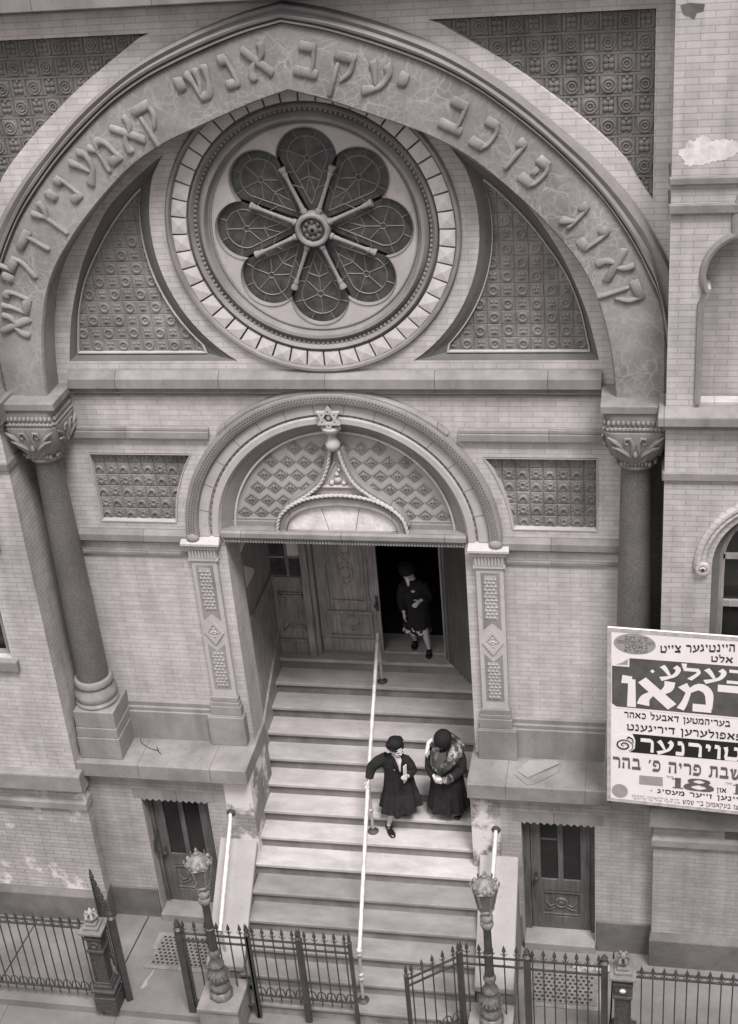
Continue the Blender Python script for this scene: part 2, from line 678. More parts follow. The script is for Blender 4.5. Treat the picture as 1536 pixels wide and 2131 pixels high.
# lunette panel outline (right-hand one): arc along the arch, arc round the rose, flat sill
lA = resample([(1.57, 10.62), (1.74, 10.51), (2.05, 10.27), (2.33, 10.01), (2.69, 9.46), (2.94, 8.86), (3.05, 8.45), (3.10, 8.21)], 22)
lB = [Vector((3.10 + (1.03 - 3.10) * i / 13, 8.21)) for i in range(1, 13)]
a_s, a_e = atan2(8.21 - RZ, 1.03), atan2(10.62 - RZ, 1.57)
lC = [Vector((1.84 * cos(a_s + (a_e - a_s) * i / 21), RZ + 1.84 * sin(a_s + (a_e - a_s) * i / 21))) for i in range(21)][:-1]
LUN = [(p.x, p.y) for p in list(lA) + lB + lC]
iA = resample([(1.89, 10.27), (2.05, 10.13), (2.37, 9.78), (2.72, 9.26), (2.89, 8.85), (2.97, 8.5), (3.01, 8.28)], 22)
iB = [Vector((3.01 + (1.38 - 3.01) * i / 13, 8.28)) for i in range(1, 13)]
a_s, a_e = atan2(8.28 - RZ, 1.38), atan2(10.27 - RZ, 1.89)
ri = 1.965
iC = [Vector((ri * cos(a_s + (a_e - a_s) * i / 21), RZ + ri * sin(a_s + (a_e - a_s) * i / 21))) for i in range(21)]
iC[0] = Vector((1.40, 8.28))
iC = iC[:-1]
LUNI = [(p.x, p.y) for p in list(iA) + iB + iC]
PZ = 5.88
sp_ = [(2.09 * cos(a), PZ + 2.09 * sin(a)) for a in [radians(4.4 + 28.0 * i / 11) for i in range(12)]]
SIDE = [(2.10, 6.04), (3.085, 6.04), (3.085, 7.0)] + [(p[0], p[1]) for p in reversed(sp_)]
portal = [(-1.5, 2.6), (-1.5, 5.80), (-1.53, 5.84)] + arc(0, PZ, 1.53, pi, 0, 40) + [(1.53, 5.84), (1.5, 5.80), (1.5, 2.6)]
outer = [(-3.60, 2.6)] + portal + [(3.60, 2.6), (3.60, 7.85), (3.9, 7.85), (3.9, 12.3), (-3.9, 12.3), (-3.9, 7.85), (-3.60, 7.85)]
m = MB()
m.plate([outer, arc(0, RZ, 1.62, 0, 2 * pi * 71 / 72, 72), LUN, mir(LUN), SIDE, mir(SIDE)], 0, .16)
m.build("brick_wall", 'brick', B)
# wall above the arch, one plane further out
m = MB()
UP = [(1.44, 11.93), (1.54, 11.9), (1.94, 11.65), (2.32, 11.4), (2.66, 11.14), (3.0, 10.86), (3.35, 10.52), (3.5, 10.28), (3.65, 10.06)]
upc = [(p.x, p.y) for p in resample(UP, 24)]
for q in (1, -1):
    out = [(q * p.x, p.y - .03) for p in mo] + [(q * 3.9, 12.3), (0, 12.3)]
    m = MB()
    m.plate([out, [(q * p[0], p[1]) for p in upc] + [(q * 3.65, 11.93)]], -.2, -.02)
    m.build("upper_brick_wall", 'brick_up', B)
m = MB()
m.box(-3.82, 3.82, -.5, .1, 12.24, 12.62)
m.box(-3.82, 3.82, -.56, .1, 12.622, 12.7)
m.box(-3.82, 3.82, -.3, .1, 12.19, 12.238)
m.build("string_course", 'band', B, bevel=.012)


# terracotta reliefs ---------------------------------------------------------
def slab(mb, x0, x1, z0, z1, y, h, c=.012):
    mb.loft([[(x0, y, z0), (x1, y, z0), (x1, y, z1), (x0, y, z1)],
             [(x0 + c, y - h, z0 + c), (x1 - c, y - h, z0 + c), (x1 - c, y - h, z1 - c), (x0 + c, y - h, z1 - c)]], True)
    n = len(mb.v)
    mb.f.append((n - 4, n - 3, n - 2, n - 1))


def ringy(mb, cx, cz, y, r, w, h, seg=14):
    rows = [[(cx + rr * cos(2 * pi * j / seg), yy, cz + rr * sin(2 * pi * j / seg)) for j in range(seg)]
            for rr, yy in ((r - w, y), (r - w * .45, y - h), (r + w * .45, y - h), (r + w, y))]
    mb.loft(rows, True)


def knob(mb, cx, cz, y, r, h, seg=8):
    rows = [[(cx + r * k * cos(2 * pi * j / seg), y - h * hh, cz + r * k * sin(2 * pi * j / seg)) for j in range(seg)]
            for k, hh in ((1, 0), (.85, .6), (.45, .95), (.05, 1))]
    mb.loft(rows, True, True)


def inside(p, poly):
    r = False
    n = len(poly)
    for i in range(n):
        a, b = poly[i], poly[(i + 1) % n]
        if (a[1] > p[1]) != (b[1] > p[1]) and p[0] < (b[0] - a[0]) * (p[1] - a[1]) / (b[1] - a[1]) + a[0]:
            r = not r
    return r


def tiles(poly, x0, z0, pw, ph, y, kind, grow=.6):
    mb = MB()
    xs = [p[0] for p in poly]
    zs = [p[1] for p in poly]
    cxm, czm = sum(xs) / len(xs), sum(zs) / len(zs)
    for i in range(-40, 41):
        for j in range(-3, 30):
            cx, cz = x0 + (i + .5) * pw, z0 + (j + .5) * ph
            if not any(inside((cx + dx * pw * grow, cz + dz * ph * grow), poly) for dx in (-1, 0, 1) for dz in (-1, 0, 1)):
                continue
            odd = (i + j) % 2
            jx, jz, jy = random.uniform(-.003, .003), random.uniform(-.003, .003), random.uniform(-.004, .004)
            cx, cz = cx + jx, cz + jz
            yb_, y = y, y + jy
            if kind == 'lun':
                slab(mb, cx - pw / 2, cx + pw / 2, cz - ph / 2, cz + ph / 2, y, .014, .008)
                if odd:
                    ringy(mb, cx, cz, y - .013, .047, .016, .02)
                    knob(mb, cx, cz, y - .013, .018, .012, 6)
                else:
                    for a in range(4):
                        knob(mb, cx + .03 * cos(a * pi / 2 + pi / 4), cz + .03 * sin(a * pi / 2 + pi / 4), y - .013, .024, .016, 6)
                    knob(mb, cx, cz - .012, y - .013, .02, .03, 6)
            elif kind == 'side':
                slab(mb, cx - pw / 2, cx + pw / 2, cz - ph / 2, cz + ph / 2, y, .02, .012)
                if odd:
                    ringy(mb, cx, cz, y - .019, .034, .014, .02, 12)
                    for a in range(8):
                        knob(mb, cx + .057 * cos(a * pi / 4), cz + .057 * sin(a * pi / 4), y - .019, .014, .014, 5)
                else:           # cup under a little hood
                    n0 = len(mb.v)
                    rows = []
                    for k, hh in ((1.0, 0), (.96, .025), (.7, .034), (.62, .008)):
                        rows.append([(cx + .056 * k * cos(pi * t / 8), y - .019 - hh, cz - .028 + .072 * k * sin(pi * t / 8)) for t in range(9)])
                    mb.loft(rows)
            else:               # spandrel: rosette and dark quatrefoil
                if odd:
                    slab(mb, cx - pw * .5, cx + pw * .5, cz - ph / 2 + .012, cz + ph / 2 - .012, y, .02, .01)
                    ringy(mb, cx, cz, y - .019, .066, .014, .018, 14)
                    ringy(mb, cx, cz, y - .019, .036, .012, .022, 10)
                    knob(mb, cx, cz, y - .019, .014, .02, 6)
                else:
                    for a, b in ((-1, 0), (1, 0)):
                        slab(mb, cx + a * pw * .39 - .02, cx + a * pw * .39 + .02, cz - ph / 2 + .012, cz + ph / 2 - .012, y, .02, .01)
                    for a in range(4):
                        knob(mb, cx + .036 * cos(a * pi / 2 + pi / 4), cz + .04 * sin(a * pi / 2 + pi / 4), y, .033, .026, 6)
                    knob(mb, cx, cz + .07, y, .022, .03, 6)
            y = yb_
    if kind == 'spandrel':
        for j in range(0, 12):
            z = z0 + j * ph
            ins = [cxm + (k - 60) * .05 for k in range(121) if inside((cxm + (k - 60) * .05, z), poly)]
            if ins:
                mb.box(min(ins) - .06, max(ins) + .06, y - .018, y, z - .012, z + .012)
    mb.v = [(vx, y + (vy - y) * .72, vz) for vx, vy, vz in mb.v]
    # back panel
    mb.plate([[(cxm + (p[0] - cxm) * 1.05, czm + (p[1] - czm) * 1.05) for p in poly]], y, y + .02)
    return mb


for q in (1, -1):
    poly = [(q * p[0], p[1]) for p in LUNI]
    t = tiles(poly, q * 1.40 if q > 0 else -1.40, 8.29, .158, .158, .105, 'lun')
    # trim what would show outside the opening is hidden behind the wall plate
    pan = t.build("terracotta_panel", 'tile', B)
    m = MB()
    rows = [[(q * p[0], -.006, p[1]) for p in LUN], [(q * p[0], .0, p[1]) for p in LUN]]
    mid = [(.5 * (a[0] + b[0]), .5 * (a[1] + b[1])) for a, b in zip(LUN, LUNI)]
    rows = [[(q * p[0], .003, p[1]) for p in LUN], [(q * p[0], .03, p[1]) for p in mid], [(q * p[0], .075, p[1]) for p in LUNI], [(q * p[0], .105, p[1]) for p in LUNI]]
    m.loft([r + [r[0]] for r in rows])
    m.build("frame", 'frame', pan)
    m = MB()
    pth = [Vector((q * p[0], .07, p[1])) for p in LUNI]
    rows = []
    for dn, dy in ((0, 0), (.012, -.022), (.034, -.022), (.045, .02)):
        c = Vector((q * 2.3, 0, 8.9))
        rows.append([(p.x + (c.x - p.x) * dn * .9, p.y + dy, p.z + (c.z - p.z) * dn * .9) for p in pth + [pth[0]]])
    m.loft(rows)
    m.build("bead", 'light', pan, smooth=True)

    poly = [(q * p[0], p[1]) for p in SIDE]
    t = tiles(poly, q * 3.085 - (0 if q < 0 else 0), 6.045, .158 * 1.0, .1585, .075, 'side', .5)
    pan = t.build("terracotta_panel", 'tile', B)
    m = MB()
    cc = (q * 2.6, 6.5)
    pts = poly + [poly[0]]
    rows = [[(p[0], -.012, p[1]) for p in pts],
            [(p[0] + (cc[0] - p[0]) * .03, -.012, p[1] + (cc[1] - p[1]) * .03) for p in pts],
            [(p[0] + (cc[0] - p[0]) * .045, .075, p[1] + (cc[1] - p[1]) * .045) for p in pts]]
    m.loft(rows)
    m.build("frame", 'light', pan)
    poly = [(q * p[0], p[1]) for p in upc] + [(q * 3.65, 11.93)]
    t = tiles(poly, q * 3.65, 11.93 - .205 * 10, .18, .205, -.12, 'spandrel', .55)
    t.build("terracotta_panel", 'tiled', B)

# pointed arch ---------------------------------------------------------------
m = MB()


def rowat(curve, y, off=0.0):
    f = full(curve)
    return [(p[0], y, p[1]) for p in f]


def between(a, b, t):
    return [p.lerp(q_, t) for p, q_ in zip(a, b)]


m.loft([rowat(inn, .02), rowat(inn, -.34), rowat(between(inn, bo, .03), -.37), rowat(between(inn, bo, .5), -.372), rowat(between(inn, bo, .96), -.35), rowat(bo, -.33), rowat(bo, -.1)])
for q in (1, -1):
    m.add([(q * 3.29, .02, 7.93), (q * 3.29, -.34, 7.93), (q * 3.822, -.33, 7.93), (q * 3.822, -.1, 7.93)], [(0, 1, 2, 3)])
ARCH = m.build("inscribed_arch", 'arch', B, smooth=True, angle=25)
m = MB()
m.loft([rowat(bo, -.30), rowat(between(bo, mo, .10), -.385), rowat(between(bo, mo, .2), -.385), rowat(between(bo, mo, .23), -.345), rowat(between(bo, mo, .30), -.345),
        rowat(between(bo, mo, .34), -.40), rowat(between(bo, mo, .48), -.41), rowat(between(bo, mo, .53), -.35), rowat(between(bo, mo, .6), -.33), rowat(between(bo, mo, .8), -.36), rowat(between(bo, mo, .95), -.34),
        rowat(mo, -.27), rowat(mo, -.19)])
m.build("moulding", 'mould', ARCH, smooth=True, angle=35)

# ------------------------------------------------------------------ alphabet (strokes: points then widths; origin at lower left, height 1)
H_, V_ = .21, .12
GL = {
    'א': (.98, [([(.06, .96), (.92, .06)], [.20, .22]), ([(.84, .98), (.80, .74), (.60, .52)], [.2, .18, .1]), ([(.10, .04), (.16, .30), (.38, .52)], [.24, .18, .1])]),
    'ב': (.90, [([(.08, .87), (.66, .87)], [H_, H_]), ([(.64, .9), (.70, .5), (.68, .1)], [.14, V_, V_]), ([(.0, .11), (.9, .11)], [H_, H_])]),
    'ג': (.58, [([(.10, .88), (.36, .88)], [.24, .22]), ([(.36, .9), (.44, .45), (.46, .12)], [.12, V_, .14]), ([(.42, .36), (.04, .08)], [.12, .22])]),
    'ד': (.86, [([(.0, .87), (.86, .87)], [H_, H_]), ([(.66, .9), (.66, .0)], [.12, .15])]),
    'ה': (.88, [([(.02, .87), (.76, .87)], [H_, H_]), ([(.72, .9), (.74, .0)], [.12, .16]), ([(.16, .58), (.14, .0)], [.11, .16])]),
    'ו': (.40, [([(.02, .88), (.28, .86)], [.23, .2]), ([(.28, .9), (.28, .0)], [.12, .15])]),
    'ז': (.44, [([(.02, .90), (.42, .82)], [.22, .2]), ([(.22, .85), (.24, .0)], [.1, .16])]),
    'ח': (.90, [([(.02, .87), (.80, .87)], [H_, H_]), ([(.74, .9), (.76, .0)], [.12, .16]), ([(.16, .85), (.14, .0)], [.11, .16])]),
    'ט': (.92, [([(.08, .92), (.14, .6), (.10, .14)], [.2, .12, .14]), ([(.06, .1), (.78, .1)], [H_, H_]), ([(.78, .08), (.86, .5), (.80, .82), (.56, .86)], [.14, V_, .16, .2])]),
    'י': (.36, [([(.04, .86), (.26, .84)], [.23, .2]), ([(.26, .88), (.22, .5)], [.12, .08])]),
    'כ': (.82, [([(.10, .88), (.54, .88)], [H_, H_]), ([(.50, .9), (.68, .72), (.68, .28), (.52, .08)], [.14, V_, V_, .14]), ([(.58, .11), (.04, .11)], [H_, H_])]),
    'ל': (.82, [([(.10, 1.32), (.12, .88)], [.18, .1]), ([(.08, .84), (.74, .84)], [H_, H_]), ([(.70, .88), (.70, .55), (.34, .0)], [.12, .14, .18])]),
    'מ': (.94, [([(.06, .92), (.26, .66)], [.22, .12]), ([(.24, .7), (.14, .3), (.02, .0)], [.1, .12, .16]), ([(.24, .70), (.52, .9), (.78, .70), (.82, .1)], [.1, .2, .16, V_]), ([(.36, .11), (.88, .11)], [H_, H_])]),
    'ם': (.88, [([(.02, .88), (.80, .88)], [H_, H_]), ([(.76, .9), (.78, .1)], [.12, .13]), ([(.16, .88), (.14, .1)], [.11, .13]), ([(.08, .11), (.84, .11)], [H_, H_])]),
    'נ': (.58, [([(.12, .88), (.38, .88)], [.23, .22]), ([(.38, .9), (.44, .5), (.44, .1)], [.12, V_, V_]), ([(.48, .11), (.02, .11)], [H_, H_])]),
    'ן': (.42, [([(.02, .88), (.28, .86)], [.23, .2]), ([(.28, .9), (.28, -.32)], [.12, .15])]),
    'ס': (.88, [([(.02, .88), (.84, .88)], [H_, H_]), ([(.78, .9), (.82, .5), (.60, .08), (.36, .06), (.14, .4), (.14, .88)], [.12, .13, .16, .16, .12, .12])]),
    'ע': (.92, [([(.10, .92), (.24, .74), (.46, .30)], [.22, .16, .1]), ([(.70, .94), (.86, .74), (.66, .3), (.04, .0)], [.22, .16, .14, .22])]),
    'פ': (.86, [([(.10, .88), (.60, .88)], [H_, H_]), ([(.56, .9), (.72, .7), (.72, .28), (.56, .08)], [.14, V_, V_, .14]), ([(.62, .11), (.02, .11)], [H_, H_]), ([(.14, .86), (.12, .56), (.38, .5)], [.11, .13, .15])]),
    'ץ': (.70, [([(.06, .92), (.32, .5)], [.22, .1]), ([(.68, .94), (.58, .7), (.32, .46)], [.22, .16, .1]), ([(.32, .6), (.32, -.32)], [.12, .15])]),
    'צ': (.86, [([(.06, .94), (.76, .1)], [.2, .16]), ([(.78, .94), (.70, .7), (.44, .5)], [.22, .16, .1]), ([(.84, .10), (.02, .10)], [H_, H_])]),
    'ק': (.86, [([(.0, .87), (.78, .87)], [H_, H_]), ([(.74, .9), (.72, .5), (.44, .16)], [.13, .15, .1]), ([(.16, .60), (.14, -.34)], [.11, .16])]),
    'ר': (.80, [([(.0, .87), (.58, .87)], [H_, H_]), ([(.54, .9), (.68, .74), (.68, .0)], [.14, V_, .15])]),
    'ש': (1.0, [([(.08, .9), (.20, .6), (.26, .1)], [.22, .13, .13]), ([(.24, .1), (.62, .1), (.84, .5), (.92, .9)], [.2, .2, .13, .22]), ([(.50, .92), (.44, .5), (.30, .2)], [.2, .12, .08])]),
    'ת': (.92, [([(.08, .87), (.80, .87)], [H_, H_]), ([(.76, .9), (.80, .0)], [.12, .16]), ([(.26, .86), (.22, .12), (.0, .1)], [.11, .12, .18])]),
    "'": (.30, [([(.22, 1.0), (.08, .66)], [.18, .06])]),
    '·': (.34, [([(.08, .45), (.26, .45)], [.18, .18])]),
    '-': (.9, [([(.05, .45), (.85, .45)], [.06, .06])]),
    '1': (.62, [([(.33, .0), (.33, 1.0)], [.28, .28]), ([(.08, .05), (.60, .05)], [.10, .10]), ([(.04, .84), (.34, .95)], [.08, .10])]),
    '8': (1.0, [([(.5, .54), (.24, .64), (.22, .84), (.5, .96), (.78, .84), (.76, .64), (.5, .54)], [.1, .2, .2, .1, .2, .2, .1]),
                ([(.5, .54), (.16, .42), (.12, .16), (.5, .03), (.88, .16), (.84, .42), (.5, .54)], [.1, .26, .28, .1, .28, .26, .1])]),
    ' ': (.45, []),
    '·y': (.4, [([(.06, .5), (.34, .5)], [.36, .3])]),
}


def stroke_edges(pts, ws, extend=0.0):
    P = [Vector(p) for p in pts]
    if len(P) > 2:
        n = 5 * (len(P) - 1) + 1
        t_src = [i / (len(P) - 1) for i in range(len(P))]
        Q = resample(P, n)
        W = []
        for i in range(n):
            t = i / (n - 1) * (len(P) - 1)
            k = min(int(t), len(P) - 2)
            W.append(ws[k] + (ws[k + 1] - ws[k]) * (t - k))
    else:
        Q, W = P, list(ws)
    L, Rr, Nn = [], [], []
    for i, p in enumerate(Q):
        d = (Q[min(i + 1, len(Q) - 1)] - Q[max(i - 1, 0)]).normalized()
        n = Vector((-d.y, d.x))
        L.append(p + n * W[i] / 2)
        Rr.append(p - n * W[i] / 2)
        Nn.append((p, n, W[i], d))
    return L, Rr, Nn


def flat_glyph(mb, g, x, z, w, h, y, fix=None, sw=1.0):
    """flat pen-stroke letter on a sheet facing -y; each stroke a hair further out"""
    W, st = GL[g]
    sx, sz = w / W, h
    for k, (pts, ws) in enumerate(st):
        L, Rr, _ = stroke_edges(pts, [a * sw for a in ws])
        yy = y - .0004 * k
        rows = [[(x + p.x * sx, yy, z + p.y * sz) for p in L], [(x + p.x * sx, yy, z + p.y * sz) for p in Rr]]
        mb.loft(rows)


def text_width(t):
    return sum(GL[c][0] + .16 for c in t) - .16


def text_line(mb, t, xl, xr, z, h, y, sw=1.0, slope=0.0):
    """Hebrew line filling xl..xr, read right to left"""
    tot = text_width(t)
    s = (xr - xl) / tot
    x = xr
    for c in t:
        w = GL[c][0] * s
        x -= w
        flat_glyph(mb, c, x, z + slope * (x - xl), w, h, y, sw=sw)
        x -= .16 * s


def relief_glyph(mb, g, fr, h, y, hgt=.03):
    W, st = GL[g]
    for pts, ws in st:
        L, Rr, N = stroke_edges(pts, [a * 1.5 for a in ws])
        # rounded bar with rounded ends
        sec = [(-1, 0), (-.86, .6), (-.45, .95), (0, 1.05), (.45, .95), (.86, .6), (1, 0)]
        rows = []
        n = len(N)

        def row(p, nn, w, k=1.0, hh=1.0):
            out = []
            for a, b in sec:
                q_ = p + nn * (a * w / 2 * k)
                X, Z = fr(q_.x - W / 2, q_.y - .5)
                out.append((X, y - b * hgt * hh, Z))
            return out
        p, nn, w, d = N[0]
        rows.append(row(p - d * .07, nn, w, .62, 0.0))
        rows.append(row(p - d * .055, nn, w, .80, .7))
        for p, nn, w, d in N:
            rows.append(row(p, nn, w * 1.06, 1, 1))
        p, nn, w, d = N[-1]
        rows.append(row(p + d * .055, nn, w, .80, .7))
        rows.append(row(p + d * .07, nn, w, .62, 0.0))
        mb.loft(rows)


LET = [('ק', 3.40, 9.11), ('א', 3.28, 9.43), ('נ', 3.07, 9.72), ('ג', 2.88, 9.96), ('כ', 2.49, 10.42), ('ו', 2.28, 10.62), ('כ', 2.0, 10.82), ('ב', 1.7, 11.02),
       ('י', 1.19, 11.40), ('ע', .93, 11.42), ('ק', .59, 11.52), ('ב', .23, 11.63), ('א', -.29, 11.63), ('נ', -.6, 11.55), ('ש', -.91, 11.45), ('י', -1.13, 11.44),
       ('ק', -1.53, 11.11), ('א', -1.78, 10.95), ('מ', -2.07, 10.77), ('ע', -2.32, 10.62), ('נ', -2.56, 10.39), ('י', -2.76, 10.32), ('ץ', -2.87, 10.08),
       ('ד', -3.09, 9.76), ('ל', -3.28, 9.49), ('י', -3.47, 9.40), ('ט', -3.44, 9.1), ('א', -3.49, 8.82)]
fin, fbo = full(inn), full(bo)
midc = [Vector(((a[0] + b[0]) / 2, (a[1] + b[1]) / 2)) for a, b in zip(fin, fbo)]
for i, (g, lx, lz) in enumerate(LET):
    j = min(range(2, len(midc) - 2), key=lambda k: (midc[k] - Vector((lx, lz))).length)
    d = (midc[j + 2] - midc[j - 2]).normalized()
    up_ = Vector((-d.y, d.x))
    if up_.dot(Vector((lx, lz - 8.0))) < 0:
        up_ = -up_
    rt = Vector((up_.y, -up_.x))
    h = .33
    s = .25
    if g == 'י':
        s, h = .25, .30
        # yod sits high in its line

    def fr(a, b, c=Vector((lx, lz)), rt=rt, up_=up_, s=s, h=h):
        p = c + rt * (a * s) + up_ * (b * h)
        return p.x, p.y
    m = MB()
    if g == 'י':
        relief_glyph(m, '·y', fr, h, -.371)
    else:
        relief_glyph(m, g, fr, h, -.371)
        if i == 4:                      # the dot inside the first kaf
            def fr2(a, b, f=fr):
                return f(a * .55 - .08, b * .6)
            relief_glyph(m, '·y', fr2, h, -.371)
    m.build("letter", 'letter', ARCH, smooth=True)

# ------------------------------------------------------------------ rose window
m = MB()
m.lathe([(1.655, .01), (1.655, -.02), (1.635, -.05), (1.605, -.05), (1.59, -.015), (1.585, .02)], (0, 0, RZ), 96, 'y')
ROSE = m.build("rose_window", 'mould', B, smooth=True)
m = MB()
NB = 48
for k in range(NB):
    a0, a1 = 2 * pi * (k + .055) / NB, 2 * pi * (k + .945) / NB
    r0, r1 = 1.415, 1.585
    P = [(r0, a0), (r1, a0), (r1, a1), (r0, a1)]
    fr_ = [(r * sin(a), -.012, RZ + r * cos(a)) for r, a in P]
    ba = [(r * sin(a), .06, RZ + r * cos(a)) for r, a in P]
    am = (a0 + a1) / 2
    ap = (1.50 * sin(am), -.026, RZ + 1.50 * cos(am))
    m.add(fr_ + ba + [ap], [(0, 1, 8), (1, 2, 8), (2, 3, 8), (3, 0, 8), (0, 4, 5, 1), (1, 5, 6, 2), (2, 6, 7, 3), (3, 7, 4, 0)])
m.build("voussoirs", 'ring', ROSE)
m = MB()
m.lathe([(1.60, .05), (1.39, .05), (1.39, -.005), (1.365, -.03), (1.345, .0), (1.325, .06), (1.30, .075), (1.28, .03), (1.25, -.005), (1.215, .0), (1.20, .05), (1.195, .08), (1.175, .085), (1.165, .07), (1.152, .075), (1.15, .16)], (0, 0, RZ), 96, 'y')
m.build("moulding", 'mould', ROSE, smooth=True, angle=50)
m = MB()
for k in range(150):
    a = 2 * pi * k / 150
    m.ball((1.322 * sin(a), .035, RZ + 1.322 * cos(a)), .021, 6, 4)
m.build("beads", 'band', ROSE, smooth=True)
m = MB()
hole = []
for k in range(8):
    am = 2 * pi * k / 8
    cx, cz = .785 * sin(am), .785 * cos(am)
    for t in range(22):
        b = am - radians(86.3) + radians(172.6) * t / 21
        hole.append((cx + .338 * sin(b), RZ + cz + .338 * cos(b)))
circ = arc(0, RZ, 1.165, 0, 2 * pi * 95 / 96, 96)
m.plate([circ, hole], .095, .145)
TR = m.build("tracery", 'light', ROSE)
m = MB()
rows = []
for k, y in ((0, .093), (.008, .082), (.018, .093), (.026, .14)):
    rows.append([(p[0] * (1 - k * .9 / hypot(p[0], p[1] - RZ)), y, RZ + (p[1] - RZ) * (1 - k * .9 / hypot(p[0], p[1] - RZ))) for p in hole + [hole[0]]])
m.loft(rows)
m.build("cusp_moulding", 'mould', ROSE, smooth=True)
for k in range(8):
    am = 2 * pi * k / 8
    m = MB()
    a0, a1 = am - pi / 8, am + pi / 8
    pts = [(.12 * sin(am), .12 * cos(am))] + [(1.16 * sin(a0 + (a1 - a0) * t / 8), 1.16 * cos(a0 + (a1 - a0) * t / 8)) for t in range(9)]
    m.add([(p[0], .15, RZ + p[1]) for p in pts], [tuple(range(len(pts)))])
    m.build("glass_petal", 'stain', ROSE)
m = MB()


def came(mb, pts, w=.009, y=.147):
    pts = [Vector((p[0], y, RZ + p[1])) for p in pts]
    mb.tube(pts, w, 4)


for k in range(8):
    am = 2 * pi * k / 8

    def pf(u, v):                       # u across, v outward
        return (u * cos(am) + v * sin(am), -u * sin(am) + v * cos(am))
    out = [pf(.22 * sin(t), .785 + .22 * cos(t)) for t in [radians(-100 + 200 * i / 16) for i in range(17)]]
    came(m, out + [pf(0, .26)], .008)
    came(m, [out[0], pf(0, .26)], .008)
    for t in range(8):
        b = 2 * pi * t / 8
        came(m, [pf(.035 * sin(b), .77 + .035 * cos(b)), pf(.035 * sin(b + pi / 4), .77 + .035 * cos(b + pi / 4))], .007)
    for deg in (-72, 0, 72, 140, -140):
        b = radians(deg)
        came(m, [pf(.035 * sin(b), .77 + .035 * cos(b)), pf(.22 * sin(b), .785 + .22 * cos(b))], .007)
    for deg in (-75, -25, 25, 75):
        b = radians(deg)
        came(m, [pf(.22 * sin(b), .785 + .22 * cos(b)), pf(.33 * sin(b), .785 + .33 * cos(b))], .006)
    came(m, [pf(0, .57), pf(0, .735)], .007)
    for q in (1, -1):
        came(m, [pf(0, .57), pf(q * .12, .52)], .007)
        came(m, [pf(q * .08, .44), pf(q * .19, .48)], .006)
        came(m, [pf(q * .16, .62), pf(q * .25, .62)], .006)
        came(m, [pf(0, .57), pf(q * .05, .38)], .006)
m.build("leading", 'lead', ROSE)
m = MB()
m.lathe([(.135, .10), (.135, .05), (.147, .03), (.17, .025), (.188, .035), (.196, .06), (.195, .17)], (0, 0, RZ), 32, 'y')
m.build("hub", 'band', ROSE, smooth=True)
m = MB()
m.lathe([(.14, .09), (.1, .06), (.08, .085), (.05, .05), (.02, .04)], (0, 0, RZ), 20, 'y')
for k in range(8):
    a = 2 * pi * k / 8
    m.ball((.09 * sin(a), .06, RZ + .09 * cos(a)), .024, 6, 4)
m.build("rosette", 'frame', ROSE, smooth=True)
for k in range(8):
    am = 2 * pi * (k + .5) / 8
    m = MB()
    seq = [(.20, .05), (.235, .05), (.24, .036), (.29, .034), (.31, .030), (.60, .026), (.63, .034), (.66, .044), (.665, .036), (.70, .046), (.715, .056), (.74, .056)]
    m.tube([(v * sin(am), .085, RZ + v * cos(am)) for v, r in seq], [r * .78 for v, r in seq], 10)
    m.build("spoke", 'mould', ROSE, smooth=True)

# ------------------------------------------------------------------ horizontal courses
def course(name, mt, x0, x1, prof, parent=None, bevel=0):
    """profile [(y, z)] run straight along x, closed at the ends"""
    mb = MB()
    n = len(prof)
    mb.loft([[(x0, y, z) for y, z in prof], [(x1, y, z) for y, z in prof]])
    mb.f += [tuple(range(n)), tuple(range(2 * n - 1, n - 1, -1))]
    return mb.build(name, mt, parent or B, bevel=bevel)


course("cornice", 'band', -3.13, 3.13, [(.01, 8.11), (-.085, 8.03), (-.10, 8.02), (-.105, 7.905), (-.045, 7.89), (-.04, 7.83), (.01, 7.828)])
course("cornice_fillet", 'band', -3.12, 3.12, [(.01, 7.80), (-.022, 7.79), (-.022, 7.772), (.01, 7.77)])
for q in (1, -1):
    a, b = sorted((q * 1.50, q * 3.3))
    course("string_course", 'band', a, b, [(.01, 7.375), (-.03, 7.355), (-.035, 7.325), (-.02, 7.32), (-.02, 7.318), (-.06, 7.31), (-.065, 7.235), (.01, 7.225)])
    a, b = sorted((q * 1.93, q * 3.4))
    course("string_course", 'band', a, b, [(.01, 5.95), (-.05, 5.90), (-.075, 5.885), (-.08, 5.80), (-.05, 5.79), (-.05, 5.775), (-.03, 5.77), (-.03, 5.755), (.01, 5.75)])
    course("string_fillet", 'band', a, b, [(.01, 5.625), (-.03, 5.61), (-.03, 5.575), (.01, 5.57)])
    a, b = sorted((q * 1.9, q * 3.3))
    course("base_moulding", 'plinth', a, b, [(.01, 3.29), (-.03, 3.26), (-.03, 3.2), (-.05, 3.18), (-.05, 3.13), (-.07, 3.12), (-.075, 2.6), (.01, 2.6)])

# ------------------------------------------------------------------ round-arched portal
def half_ring(name, mt, prof, parent=None, a0=0, a1=pi, n=72, ez=1.0, smooth=True, angle=40):
    mb = MB()
    rows = []
    for i in range(n):
        a = a0 + (a1 - a0) * i / (n - 1)
        rows.append([(r * cos(a), y, PZ + ez * r * sin(a)) for r, y in prof])
    mb.loft(rows)
    mb.f += [tuple(range(len(prof))), tuple((n - 1) * len(prof) + i for i in reversed(range(len(prof))))]
    return mb.build(name, mt, parent or B, smooth=smooth, angle=angle)


